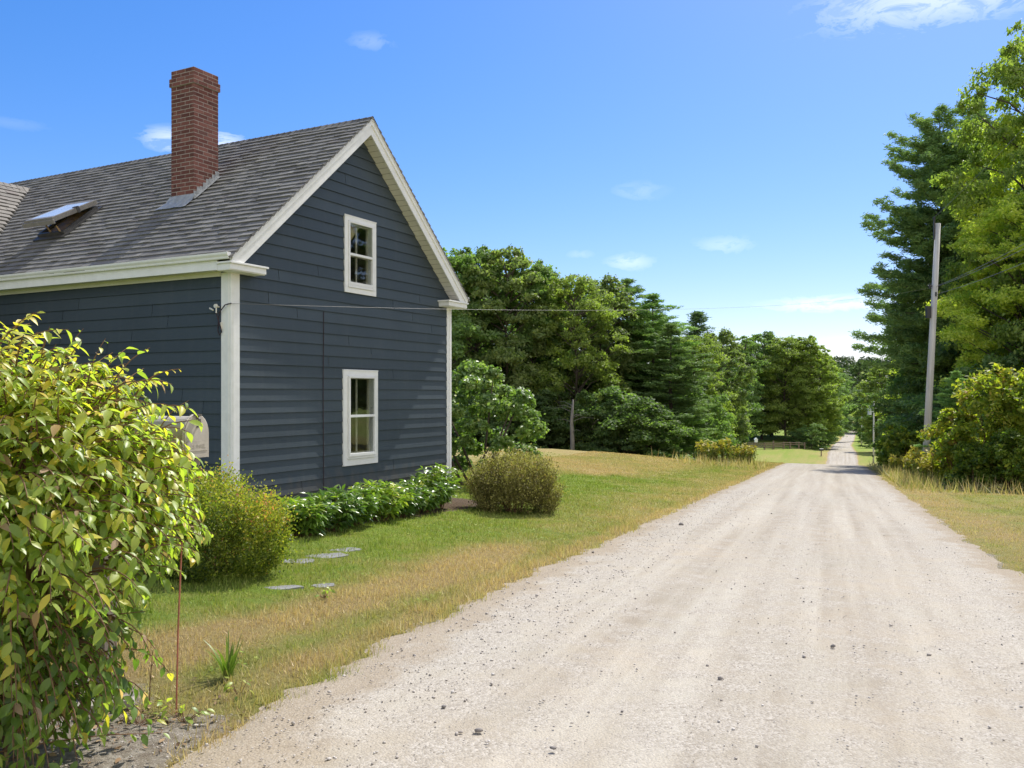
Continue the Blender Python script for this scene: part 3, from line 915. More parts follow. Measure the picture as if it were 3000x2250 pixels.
# ------------------------------------------------------------------ gable windows
M_SASH = simple('window_white', (.74, .74, .72), .45, .4, 5, .05)
M_INNER = simple('inner_sash_cream', (.58, .54, .44), .6, .3, 6, .1)
M_ROOM = simple('dim_room', (.22, .20, .175), .9, .1, 3, .3)
M_CURT = simple('cream_curtain', (.62, .52, .30), .9, .1, 4, .1)
M_SCREEN = None
def gable_window(win, cas, storm, rail, curtain, label):
    x0, x1, z0, z1 = win
    mb = MB()
    mb.box(x0, x1, -.034, -.0, z1-cas, z1); mb.box(x0, x1, -.034, -.0, z0, z0+cas)
    mb.box(x0, x0+cas, -.0335, -.0, z0+cas+.0005, z1-cas-.0005); mb.box(x1-cas, x1, -.0335, -.0, z0+cas+.0005, z1-cas-.0005)
    mb.box(x0-.004, x1+.004, -.042, -.0345, z1-.018, z1-.002)
    w = mb.build('window', M_WHITE, house, bevel=.003)
    w['label'] = label
    a0, a1, b0, b1 = x0+cas+.001, x1-cas-.001, z0+cas+.001, z1-cas-.001
    fr = .036; yo = -storm
    mb = MB()
    mb.box(a0, a0+fr, yo, .06, b0+.045, b1); mb.box(a1-fr, a1, yo, .06, b0+.045, b1)
    mb.box(a0+fr+.0003, a1-fr-.0003, yo+.001, .06, b1-fr, b1-.0005); mb.box(a0+fr+.0003, a1-fr-.0003, yo+.001, .06, b0+.0455, b0+.045+fr*1.4)
    mb.box(a0-.012, a1+.012, -.052, .06, b0, b0+.0445)
    mb.box(a0+fr+.0003, a1-fr-.0003, yo+.006, yo+.045, rail-.021, rail+.021)
    mb.build('storm_frame', M_SASH, w, bevel=.003)
    mb = MB(); mb.box(a0+fr, a1-fr, yo+.018, yo+.022, rail+.02, b1-fr); mb.build('pane', M_GLASS, w)
    mb = MB(); mb.box(a0+fr, a1-fr, yo+.034, yo+.038, b0+.045+fr, rail-.02); mb.build('pane', M_GLASS, w)
    mb = MB(); yi = .055
    mb.box(a0+.005, a0+.045, yi, yi+.04, b0+.05, b1); mb.box(a1-.045, a1-.005, yi, yi+.04, b0+.05, b1)
    mb.box(a0+.0455, a1-.0455, yi, yi+.04, b1-.05, b1); mb.box(a0+.0455, a1-.0455, yi, yi+.04, b0+.05, b0+.11); mb.box(a0+.0455, a1-.0455, yi, yi+.04, rail-.02, rail+.02)
    xm = (a0+a1)/2
    mb.box(xm-.011, xm+.011, yi+.004, yi+.03, b0+.1105, rail-.0205); mb.box(xm-.011, xm+.011, yi+.004, yi+.03, rail+.0205, b1-.0505)
    mb.build('inner_sash', M_INNER, w)
    mb = MB()   # the dim room behind, five sides
    d = 1.6; e0, e1, f0, f1 = a0-.5, a1+.5, b0-.5, b1+.4
    y0 = .12
    mb.quad((e0, d, f0), (e0, d, f1), (e1, d, f1), (e1, d, f0)); mb.quad((e0, y0, f0), (e0, y0, f1), (e0, d, f1), (e0, d, f0))
    mb.quad((e1, d, f0), (e1, d, f1), (e1, y0, f1), (e1, y0, f0)); mb.quad((e0, y0, f1), (e1, y0, f1), (e1, d, f1), (e0, d, f1))
    mb.quad((e0, y0, f0), (e0, d, f0), (e1, d, f0), (e1, y0, f0))
    mb.quad((e0, y0, f0), (a0, y0, f0), (a0, y0, f1), (e0, y0, f1)); mb.quad((a1, y0, f0), (e1, y0, f0), (e1, y0, f1), (a1, y0, f1))
    mb.quad((a0, y0, f0), (a1, y0, f0), (a1, y0, b0), (a0, y0, b0)); mb.quad((a0, y0, b1), (a1, y0, b1), (a1, y0, f1), (a0, y0, f1))
    mb.build('room', M_ROOM, w)
    if curtain:
        mb = MB(); nI, nJ = 26, 14
        V = []; Fq = []
        for i in range(nI+1):
            t = i/nI
            zc = b1-.02-t*(b1-rail+.02)*1.02
            xr = a0+.02+(a1-a0-.05)*(.72*(1-t)**1.25+.03)
            for j in range(nJ+1):
                s = j/nJ
                V.append((a0-.02+(xr-a0+.02)*s, .125+.018*math.sin(s*17+t*2)+.01*t, zc))
        for i in range(nI):
            for j in range(nJ):
                q = i*(nJ+1)+j; Fq.append((q, q+1, q+nJ+2, q+nJ+1))
        mb.add(V, Fq); mb.build('curtain', M_CURT, w, smooth=True)
    return w
gable_window(WIN_UP, .088, .052, 4.415, True, 'upper sash window with a cream curtain drawn to one side')
gable_window(WIN_LO, .108, .072, 1.69, False, 'lower sash window, plain glass without curtain')
# cable down the wall, and the wire bracket at the corner
M_CABLE = simple('black_cable', (.035, .022, .028), .6, .3)
mb = MB()
mb.tube([(1.957+.006*math.sin(z*2.3), -.024, z) for z in np.linspace(-.6, 3.39, 26)], .0065, 6)
mb.build('wall_cable', M_CABLE, house)
M_PORC = simple('pale_porcelain', (.66, .63, .56), .35, .5)
mb = MB()
mb.tube([(-.03, .20, 3.30), (-.075, .205, 3.31)], .012, 8); mb.tube([(-.075, .205, 3.31), (-.10, .205, 3.31)], [.032, .028], 10)
mb.tube([(-.075, .205, 3.31), (-.09, .19, 3.21)], .010, 6); br = mb.build('wire_bracket', M_PORC, house)
mb = MB(); mb.tube([(-.07, .34, 3.285), (-.08, .26, 3.255)], .013, 6); mb.build('wire_clamp', M_PORC, br)
mb = MB(); mb.tube([(-.03, .15, 2.98), (-.035, .15, 3.08)], .016, 6); mb.build('lower_knob', M_PORC, br)
mb = MB()
mb.tube([(-.09, .2, 3.24), (-.075, .17, 3.12), (-.06, .14, 3.02), (-.045, .13, 2.94), (-.05, .17, 2.90), (-.05, .2, 2.96), (-.05, .19, 3.08), (-.06, .16, 3.22), (-.06, .05, 3.32), (-.04, -.05, 3.34)], .008, 6)
mb.build('cable_loop', M_CABLE, br)
# ------------------------------------------------------------------ leaves and crowns
def unit(v): return v/(np.linalg.norm(v, axis=-1, keepdims=True)+1e-9)
def rand_dirs(n, r): return unit(r.normal(0, 1, (n, 3)))
def cards(P, nrm, size, r, aspect=1.7, fold=.25):
    """kite shaped leaf cards, folded along the midrib: two triangles each"""
    n = len(P)
    a = unit(np.cross(nrm, rand_dirs(n, r))); b = np.cross(nrm, a)
    s = (size*np.ones(n))[:, None]
    tip = P+a*s*.5*aspect**.5; base = P-a*s*.5*aspect**.5
    wv = b*s*.5/aspect**.5; up = nrm*s*fold*.4
    mid = -a*s*.06
    V = np.stack([base, P+wv+up+mid, tip, P-wv+up+mid], 1)
    return V
def leaf_shapes(P, ax, nrm, Ln, Wd, droop, fold):
    """broad pointed leaves: 8 points, curved and creased"""
    side = unit(np.cross(ax, nrm)); nrm = np.cross(side, ax)
    Ln = Ln[:, None]; Wd = Wd[:, None]; dr = droop[:, None]; fo = fold[:, None]
    def mid(t): return P+ax*Ln*t-nrm*Ln*dr*t*t
    ts = (.14, .36, .60, .82); hw = (.27, .49, .45, .23)
    Mi = [mid(0)]+[mid(t) for t in ts]+[mid(1)]
    Li = [mid(t)+side*Wd*w+nrm*Wd*fo*w*2 for t, w in zip(ts, hw)]
    Ri = [mid(t)-side*Wd*w+nrm*Wd*fo*w*2 for t, w in zip(ts, hw)]
    return np.stack(Mi+Li+Ri, 1)
LEAF_F = [(0, 1, 6), (6, 1, 2, 7), (7, 2, 3, 8), (8, 3, 4, 9), (9, 4, 5), (0, 10, 1), (1, 10, 11, 2), (2, 11, 12, 3), (3, 12, 13, 4), (4, 13, 5)]
def leaf_mesh(name, V, var, mat):
    n = len(V)
    me = bpy.data.meshes.new(name)
    off = np.arange(n, dtype=np.int32)*14
    loops = np.concatenate([np.array(f) for f in LEAF_F])
    li = (loops[None]+off[:, None]).ravel().astype(np.int32)
    lt = np.array([len(f) for f in LEAF_F]); tot = np.tile(lt, n)
    st = np.concatenate([[0], np.cumsum(tot)[:-1]]).astype(np.int32)
    me.vertices.add(n*14); me.vertices.foreach_set('co', V.reshape(-1).astype(np.float32))
    me.loops.add(len(li)); me.loops.foreach_set('vertex_index', li)
    me.polygons.add(len(tot)); me.polygons.foreach_set('loop_start', st); me.polygons.foreach_set('loop_total', tot.astype(np.int32))
    me.update(calc_edges=True)
    a = me.attributes.new('var', 'FLOAT', 'FACE'); a.data.foreach_set('value', np.repeat(var, 10).astype(np.float32))
    me.polygons.foreach_set('use_smooth', np.ones(len(tot), dtype=bool))
    me.materials.append(mat)
    return me
def card_mesh(name, V, var, mat):
    n = len(V); q = np.arange(4*n).reshape(n, 4)
    tri = np.concatenate([q[:, [0, 1, 2]], q[:, [0, 2, 3]]], 1).reshape(-1, 3)
    return mesh_from(name, V.reshape(-1, 3), quads=tri, var=np.repeat(var, 2), mat=mat)
M_BARK = simple('bark', (.105, .085, .066), .95, .1, 9, .35, bumpn=12, bstr=.8, bdist=.03, stretch=(1, 1, .25))
M_BARKG = simple('grey_bark', (.20, .185, .165), .95, .1, 9, .35, bumpn=12, bstr=.8, bdist=.03, stretch=(1, 1, .25))
M_TWIG = simple('twig', (.17, .10, .055), .8, .2, 20, .3)
M_LEAF = leafmat('tree_leaf', objcol=True, trans=.55, rough=.55, spec=.25)
M_NEED = leafmat('pine_needle', objcol=True, trans=.36, rough=.6, spec=.2, tmul=(1.1, 1.25, .6))

def decid_proto(seed, H=15., Rr=4.2, base=.18, nl=46, nleaf=21000, leaf=.27, top=1.0, low=.75):
    """trunk with limbs and a crown of leaf clumps; returns (trunk mesh, crown mesh)"""
    r = np.random.default_rng(seed)
    lob = []
    for i in range(nl):
        h = base+(1-base)*((i+.5)/nl)**.88
        k = (h-base)/(1-base)
        prof = Rr*(low*(1-k)+ (1.05)*k if k < .45 else 1.05*math.sqrt(max(0.02, 1-((k-.45)/.57)**2)))
        prof = Rr*max(.16, (low+(1.05-low)*min(1, k/.4)) if k < .4 else 1.05*math.sqrt(max(.02, 1-((k-.4)/.62)**2)))
        an = i*2.399+r.uniform(-.5, .5)
        rad = prof*r.uniform(.45, .95)
        lr = Rr*r.uniform(.15, .31)*(1-.25*k)
        lob.append((np.array([math.cos(an)*rad, math.sin(an)*rad, h*H-lr*.5]), lr))
    tb = MB()
    lean = r.uniform(-.03, .03, 2)
    tp = [np.array([lean[0]*z+.12*math.sin(z*.4+seed), lean[1]*z+.12*math.cos(z*.5+seed), z]) for z in np.linspace(-.6, H*.86, 12)]
    r0 = H*.0125
    tb.tube(tp, [r0*(1.25 if i == 0 else 1)*(1-.085*i) for i in range(12)], 8)
    for c, lr in lob:
        zz = max(.12*H, c[2]-.55*np.hypot(c[0], c[1])-.3)
        f = min(.999, (zz+.6)/(H*.86+.6))*11; i = int(f)
        p0 = tp[i]*(1-(f-i))+tp[min(i+1, 11)]*(f-i)
        p2 = c*.5+p0*.5; p2 = p2+np.array([0, 0, .06*H*r.uniform(-.3, .6)])
        tb.tube([p0, p2, c], [r0*.30, r0*.19, r0*.06], 5, cap=False)
    # leaves: clumps on each lobe
    w = np.array([l[1]**2 for l in lob]); w /= w.sum()
    Ps, Ns, Vs = [], [], []
    for (c, lr), ww in zip(lob, w):
        n = int(nleaf*ww); ncl = max(7, int(24*(lr/Rr/.28)**2))
        cd = rand_dirs(ncl, r); cd[:, 2] = np.abs(cd[:, 2])*.85-.28; cd = unit(cd)
        cc = c+cd*lr*r.uniform(.55, 1.12, (ncl, 1))*np.array([1, 1, .72])
        cv = r.normal(.5, .15, ncl)
        pk = r.integers(0, ncl, n)
        P = cc[pk]+r.normal(0, 1, (n, 3))*lr*np.array([.23, .23, .13])
        nv = unit(cd[pk]*.6+np.array([0, 0, .55])+r.normal(0, .55, (n, 3)))
        Ps.append(P); Ns.append(nv); Vs.append(np.clip(cv[pk]+r.normal(0, .16, n), 0, 1))
    P = np.concatenate(Ps); Nn = np.concatenate(Ns); vv = np.concatenate(Vs)
    V = cards(P, Nn, leaf*r.uniform(.65, 1.3, len(P)), r)
    return tb.mesh('trunk', M_BARK, True), card_mesh('crown', V, vv, M_LEAF)
def pine_proto(seed, H=20., Rr=4.6, base=.12, nwh=25, per=6, need=30, ln=.36, wd=.055, top=.75, dens=1.0, droop=.12):
    r = np.random.default_rng(seed)
    tb = MB()
    tp = [np.array([.06*math.sin(z*.5+seed), .06*math.cos(z*.37), z]) for z in np.linspace(-.6, H*.985, 14)]
    r0 = H*.0125
    tb.tube(tp, [r0*(1-.07*i) for i in range(14)], 8)
    Ps, Ax, Vs = [], [], []
    for i in range(nwh):
        k = i/(nwh-1); z = H*(base+(.97-base)*k)
        prof = Rr*((1-k*k*.6-k*.4)**top*(.75+.25*min(1, k/.15)))+.25
        m = per if k < .85 else 4
        a0 = r.uniform(0, 6.28)
        for j in range(m):
            if r.uniform() < .16: continue
            an = a0+j*6.283/m+r.uniform(-.45, .45)
            ln_ = prof*r.uniform(.5, 1.2)*(1+.16*math.sin(an*2+seed+k*5))
            z = H*(base+(.97-base)*k)+r.normal(0, .022*H*(1-k)+.1)
            d = np.array([math.cos(an), math.sin(an), 0])
            rise = .35*k+.05
            def bp(t): return np.array([0, 0, z])+d*ln_*t+np.array([0, 0, ln_*(rise*t-droop*t*t*2+(.16*t**4))])
            pts = [bp(t) for t in (0, .35, .7, 1)]
            tb.tube(pts, [r0*.22*(1-k*.6), r0*.15*(1-k*.6), r0*.09, .01], 5, cap=False)
            side = np.array([-d[1], d[0], 0])
            nt_ = max(4, int(ln_*4.2*dens))
            bv = r.normal(.5, .14)
            for q in range(nt_):
                t = .22+.80*(q+r.uniform(0, 1))/nt_
                lat = r.uniform(-1, 1)*ln_*.30*(1.12-t)+r.normal(0, .08)
                c = bp(t)+side*lat+np.array([0, 0, r.normal(.05, .11)-abs(lat)*.08])
                n = int(need*r.uniform(.7, 1.3))
                P = c+r.normal(0, 1, (n, 3))*np.array([.17, .17, .08])
                ax = unit(d*.7+side*np.sign(lat)*.45+r.normal(0, .65, (n, 3))*np.array([1, 1, .55])+np.array([0, 0, .12]))
                Ps.append(P); Ax.append(ax); Vs.append(np.clip(bv+r.normal(0, .17, n), 0, 1))
    P = np.concatenate(Ps); A = np.concatenate(Ax); vv = np.concatenate(Vs); n = len(P)
    w = unit(np.cross(A, rand_dirs(n, r)))*wd*.5
    l = (ln*r.uniform(.7, 1.2, n))[:, None]
    V = np.stack([P-A*l*.5, P+w, P+A*l*.5, P-w], 1)
    return tb.mesh('trunk', M_BARK, True), card_mesh('crown', V, vv, M_NEED)
def plant_tree(proto, name, x, y, h, hp, wide, col, label, cat='tree', group=None, sink=.0, rz=None):
    tm, cm = proto
    z = gz(x, y)-sink
    e = empty(name, (x, y, z), R.uniform(0, 6.28) if rz is None else rz)
    s = h/hp
    for nm, me in (('trunk', tm), ('crown', cm)):
        o = link(bpy.data.objects.new(nm, me), e)
        o.scale = (s*wide, s*wide, s)
        o.color = (*col, 1)
    return tag(e, label, cat, group)
# ------------------------------------------------------------------ shrubs near the viewer
def stems(mb, c, n, h, spread, r, rad=.012):
    for i in range(n):
        an = r.uniform(0, 6.28); q = r.uniform(.3, 1)
        p0 = np.array(c)+np.array([math.cos(an), math.sin(an), 0])*.12*q
        p2 = np.array(c)+np.array([math.cos(an)*spread*q, math.sin(an)*spread*q, h*r.uniform(.6, .95)])
        p1 = (p0+p2)/2+np.array([0, 0, h*.12])
        mb.tube([p0+np.array([0, 0, -.15]), p1, p2], [rad, rad*.7, rad*.3], 5)
# -- the big shrub at the left edge
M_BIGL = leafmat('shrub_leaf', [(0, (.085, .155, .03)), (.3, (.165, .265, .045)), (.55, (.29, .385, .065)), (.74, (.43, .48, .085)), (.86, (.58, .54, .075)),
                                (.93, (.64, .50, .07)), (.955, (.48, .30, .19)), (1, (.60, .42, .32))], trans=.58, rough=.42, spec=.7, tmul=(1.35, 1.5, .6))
def big_shrub():
    r = np.random.default_rng(77)
    bx, by = -2.36, 3.98
    z0 = gz(bx, by)
    e = empty('leafy_shrub', (bx, by, z0))
    tag(e, 'large arching shrub with broad drooping green and yellow leaves in front of the mailbox', 'shrub')
    C = np.array([-.01, .0, .98]); A = np.array([.74, .66, .83])
    mb = MB(); Ps, Ax, Nr, Vr = [], [], [], []
    def twig(p0, d0, ln, n, droop, vb):
        pts = []; p = p0.copy(); d = d0.copy()
        for i in range(7):
            pts.append(p.copy()); p = p+d*ln/6; d = unit(d+np.array([0, 0, -droop])+r.normal(0, .05, 3))
        mb.tube(pts, [.0045, .004, .0036, .0032, .0028, .0022, .0012], 5, cap=False)
        for j in range(n):
            t = (j+.6)/n*5.9+.05; i = min(5, int(t)); f = t-i
            q = pts[i]*(1-f)+pts[i+1]*f; dd = unit(pts[i+1]-pts[i])
            sd = unit(np.cross(dd, np.array([0, 0, 1.0])))*(1 if j % 2 else -1)
            ax = unit(dd*.55+sd*.75+np.array([0, 0, -.45])+r.normal(0, .26, 3))
            nn = unit(np.array([0, 0, .9])+.45*unit(q-C)+r.normal(0, .28, 3))
            Ps.append(q); Ax.append(ax); Nr.append(nn); Vr.append(vb+r.normal(0, .13))
    nt_ = 2300
    for i in range(nt_):
        d = rand_dirs(1, r)[0]
        if d[2] < -.25: d[2] = -d[2]*.5
        d = unit(d)
        lump = 1+.13*math.sin(d[0]*5+1)*math.cos(d[1]*4+2*d[2])+.08*math.sin(d[2]*9+d[0]*3)
        sh = r.uniform(.70, .97) if r.uniform() < .8 else r.uniform(.4, .7)
        p = C+A*d*sh*lump
        if p[2] < .25: continue
        if p[2] < .95:
            p[:2] *= .5+.5*max(0, (p[2]-.2)/.75)
        d0 = unit(d*np.array([1, 1, .6])+np.array([0, 0, .35])+r.normal(0, .3, 3))
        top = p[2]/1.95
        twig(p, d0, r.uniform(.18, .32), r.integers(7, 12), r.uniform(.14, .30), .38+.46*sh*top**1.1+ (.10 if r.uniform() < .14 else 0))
    # hanging lower sprays
    for i in range(360):
        an = r.uniform(-2.9, .7); q = r.uniform(.1, .52)
        p = np.array([math.cos(an)*q*.9, math.sin(an)*q*.8, r.uniform(.22, .8)])
        twig(p, unit(np.array([math.cos(an)*.6, math.sin(an)*.6, .1])), r.uniform(.2, .38), r.integers(6, 11), r.uniform(.3, .5), r.uniform(.25, .5))
    # one long arching spray lying out over the bare soil
    for (p, d, l) in ((np.array([.12, -.3, .10]), np.array([.9, .45, .12]), .75), (np.array([.0, -.45, .3]), np.array([.5, -.5, .1]), .5), (np.array([.2, .1, .55]), np.array([.9, -.1, .2]), .5)):
        twig(p, unit(d), l, 16, .06, .3)
    for i in range(26):
        an = r.uniform(0, 6.28); q = r.uniform(.3, 1)
        p2 = C+A*np.array([math.cos(an)*q*.7, math.sin(an)*q*.7, r.uniform(-.1, .75)])
        p0 = np.array([math.cos(an)*.14, math.sin(an)*.14, -.05])
        mb.tube([p0, (p0+p2)/2+np.array([0, 0, .15]), p2], [.012, .009, .004], 6)
    mb.build('stem', M_TWIG, e)
    P, A_, Nn = map(np.array, (Ps, Ax, Nr)); v = np.clip(np.array(Vr), 0, .93); n = len(P)
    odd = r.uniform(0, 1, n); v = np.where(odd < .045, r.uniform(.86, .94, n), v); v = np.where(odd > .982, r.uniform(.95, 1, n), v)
    Ln = r.uniform(.030, .084, n)
    V = leaf_shapes(P, A_, Nn, Ln, Ln*r.uniform(.36, .54, n), r.uniform(.05, .5, n), r.uniform(.02, .3, n))
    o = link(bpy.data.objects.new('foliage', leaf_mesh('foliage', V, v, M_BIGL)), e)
    print('big shrub leaves', n)
big_shrub()
# -- small-leaved shrubs made of fine twigs
def fine_shrub(name, x, y, rx, ry, h, nclump, per, leaf, mat, label, seed, cat='shrub', lift=.05, vary=.16, topbias=.25, stem_n=22, group=None, spike=.0, aspect=1.6, bill=.8):
    r = np.random.default_rng(seed)
    z = gz(x, y)
    e = empty(name, (x, y, z))
    tag(e, label, cat, group)
    mb = MB(); stems(mb, (0, 0, 0), stem_n, h*.8, (rx+ry)*.35, r, .012)
    # rounded billows over an ellipsoid, dark hollows between them
    ld = rand_dirs(400, r); ld = ld[ld[:, 2] > -.45]; pick = [ld[0]]
    for q in ld:
        if min(np.linalg.norm(q-w_) for w_ in pick) > bill: pick.append(q)
    lc = np.array(pick); lr = bill*.60*r.uniform(.7, 1.25, len(lc)); lh = r.uniform(.42, .78, len(lc)); lv = r.normal(0, .12, len(lc))
    k_ = r.choice(len(lc), nclump, p=lr**2/np.sum(lr**2))
    d = unit(rand_dirs(nclump, r)+lc[k_]*.75)
    sh = np.where(r.uniform(0, 1, nclump) < .85, r.uniform(.86, 1.1, nclump), r.uniform(.3, .86, nclump))
    q = lc[k_]*lh[k_][:, None]+d*(lr[k_]*sh)[:, None]
    Cc = np.stack([q[:, 0]*rx, q[:, 1]*ry, np.where(q[:, 2] > 0, q[:, 2]*h*.56, q[:, 2]*h*.72)+h*.44], -1)
    shoot = r.uniform(0, 1, nclump) < .07+.08*spike
    Cc[shoot] += (unit(d[shoot]+np.array([0, 0, .8]))*r.uniform(.03, .15+.05*spike, (shoot.sum(), 1)))*h
    Cc[:, 2] = np.maximum(Cc[:, 2], lift)
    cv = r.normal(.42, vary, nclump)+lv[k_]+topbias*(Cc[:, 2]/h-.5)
    up = unit(d*.8+np.array([0, 0, .55+spike]))
    n = nclump*per
    pk = np.repeat(np.arange(nclump), per)
    tl = r.uniform(-.5, 1, n)[:, None]*(.06+.10*spike+leaf*1.6)
    P = Cc[pk]+up[pk]*tl*1.2+r.normal(0, 1, (n, 3))*(leaf*.9+.006)
    ax = unit(up[pk]*.6+r.normal(0, .6, (n, 3)))
    nrm = unit(np.cross(ax, rand_dirs(n, r))+np.array([0, 0, .35]))
    s = leaf*r.uniform(.65, 1.3, n)
    side = unit(np.cross(ax, nrm))
    V = np.stack([P-ax*s[:, None]*.5, P+side*s[:, None]*.5/aspect, P+ax*s[:, None]*.5, P-side*s[:, None]*.5/aspect], 1)
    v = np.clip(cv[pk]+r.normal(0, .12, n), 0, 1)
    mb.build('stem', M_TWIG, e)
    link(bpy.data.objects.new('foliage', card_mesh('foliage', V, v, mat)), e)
    return e
M_BARB = leafmat('spirea_leaf', [(0, (.07, .11, .022)), (.3, (.17, .21, .034)), (.55, (.31, .33, .046)), (.74, (.46, .44, .06)), (.88, (.54, .40, .09)), (1, (.56, .24, .12))], trans=.5, rough=.5)
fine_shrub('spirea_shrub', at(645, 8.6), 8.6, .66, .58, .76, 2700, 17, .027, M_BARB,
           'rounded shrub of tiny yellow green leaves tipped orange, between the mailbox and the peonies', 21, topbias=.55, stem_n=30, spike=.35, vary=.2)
M_POT = leafmat('potentilla_leaf', [(0, (.085, .072, .026)), (.35, (.20, .175, .055)), (.6, (.37, .335, .11)), (.85, (.54, .48, .17)), (1, (.42, .25, .09))], trans=.3, rough=.65)
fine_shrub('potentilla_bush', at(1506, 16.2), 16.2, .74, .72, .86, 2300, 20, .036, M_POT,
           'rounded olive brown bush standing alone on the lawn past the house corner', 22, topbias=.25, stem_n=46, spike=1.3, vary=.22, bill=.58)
M_LIL = leafmat('lilac_leaf', [(0, (.08, .14, .04)), (.35, (.165, .255, .07)), (.65, (.28, .375, .11)), (.9, (.40, .47, .16)), (1, (.5, .5, .1))], trans=.42, rough=.42, spec=.5)
def lilac():
    r = np.random.default_rng(5)
    x, y = at(1432, 21.5), 21.5; z = gz(x, y)
    e = empty('lilac', (x, y, z)); tag(e, 'tall many stemmed green shrub beside the far house corner', 'shrub')
    tb = MB()
    lob = []
    for i in range(34):
        an = i*2.4; k = (i+.5)/34
        hh = .55+2.2*k; rad = 1.30*math.sqrt(max(.05, 1-((k-.36)/.68)**2))*r.uniform(.5, 1.12)
        lob.append((np.array([math.cos(an)*rad-.15, math.sin(an)*rad, hh+r.uniform(-.15, .15)]), r.uniform(.18, .36)))
    for i in range(11):
        an = r.uniform(0, 6.28); c = lob[r.integers(0, 34)][0]
        p0 = np.array([math.cos(an)*.2-.35, math.sin(an)*.2, -.2])
        tb.tube([p0, p0*.5+c*.5+np.array([0, 0, .1]), c], [.045, .03, .012], 6)
    tb.build('trunk', M_BARK, e, smooth=True)
    Ps, Nn, vv = [], [], []
    for c, lr in lob:
        n = 620; ncl = 16
        cd = rand_dirs(ncl, r); cd[:, 2] = np.abs(cd[:, 2])*.9-.3
        cc = c+cd*lr*r.uniform(.6, 1.1, (ncl, 1)); pk = r.integers(0, ncl, n)
        Ps.append(cc[pk]+r.normal(0, 1, (n, 3))*lr*.20); Nn.append(unit(cd[pk]*.5+np.array([0, 0, .6])+r.normal(0, .5, (n, 3))))
        vv.append(np.clip(r.normal(.5, .13, ncl)[pk]+r.normal(0, .15, n), 0, 1))
    P = np.concatenate(Ps); V = cards(P, np.concatenate(Nn), .085*r.uniform(.7, 1.3, len(P)), r, 1.6)
    link(bpy.data.objects.new('crown', card_mesh('crown', V, np.concatenate(vv), M_LIL)), e)
lilac()
# -- peonies along the gable wall
M_PEO = leafmat('peony_leaf', [(0, (.035, .08, .022)), (.35, (.09, .165, .036)), (.6, (.18, .28, .048)), (.85, (.34, .44, .055)), (1, (.48, .46, .08))], trans=.42, rough=.3, spec=.6)
PEO = [(880, 11.3, .42, .50, .55, 'peony with bright yellow green leaves, nearest the rounded yellow shrub'), (955, 11.9, .46, .54, .40, 'dark leaved peony second from the rounded yellow shrub, silvery leaf glints'),
       (1030, 12.7, .44, .56, .50, 'bushy peony below the left edge of the lower window'), (1105, 13.5, .45, .57, .65, 'brighter green peony below the right edge of the lower window'),
       (1170, 14.3, .44, .54, .47, 'dense peony between the lower window and the far corner board'), (1230, 15.0, .42, .54, .43, 'greyish green peony second from the far corner of the house'),
       (1278, 15.7, .40, .76, .55, 'tallest peony, reaching up against the far white corner board')]
for i, (px, Y, rad, h, vb, lab) in enumerate(PEO):
    r = np.random.default_rng(300+i)
    x = at(px, Y); z = gz(x, Y)
    e = empty('peony', (x, Y, z)); tag(e, lab, 'plant', 'peonies along the foot of the gable wall')
    mb = MB(); Ps, Ax, Nr, Vr = [], [], [], []
    for s in range(34):
        an = r.uniform(0, 6.28); q = math.sqrt(r.uniform(.02, 1))
        p0 = np.array([math.cos(an)*.12*q, math.sin(an)*.12*q, -.03]); hh = h*r.uniform(.72, 1.02)*(1-.22*q*q)
        p2 = np.array([math.cos(an)*rad*q, math.sin(an)*rad*q, hh]); p1 = (p0+p2)/2+np.array([0, 0, .05])
        mb.tube([p0, p1, p2], [.006, .005, .003], 5, cap=False)
        sv = r.normal(vb, .12)
        for t in np.linspace(.32, 1.0, 6):
            b = (1-t)**2*p0+2*t*(1-t)*p1+t*t*p2
            for j in range(9 if t > .9 else 7):
                a2 = r.uniform(0, 6.28); od = np.array([math.cos(a2), math.sin(a2), r.uniform(-.1, .8) if t > .9 else r.uniform(-.45, .35)])
                pet = unit(od+np.array([math.cos(an)*q*.5, math.sin(an)*q*.5, .0]))
                Ps.append(b+pet*r.uniform(.0, .06)); Ax.append(unit(pet+r.normal(0, .15, 3)))
                Nr.append(unit(np.array([0, 0, 1.0])+r.normal(0, .45, 3))); Vr.append(sv+.18*(t-.6)+r.normal(0, .12))
    P, A_, Nn = map(np.array, (Ps, Ax, Nr)); n = len(P)
    Ln = r.uniform(.085, .15, n)
    V = leaf_shapes(P, A_, Nn, Ln, Ln*r.uniform(.26, .36, n), r.uniform(.1, .5, n), r.uniform(.0, .25, n))
    mb.build('stem', M_TWIG, e)
    link(bpy.data.objects.new('foliage', leaf_mesh('foliage', V, np.clip(np.array(Vr), 0, 1), M_PEO)), e)
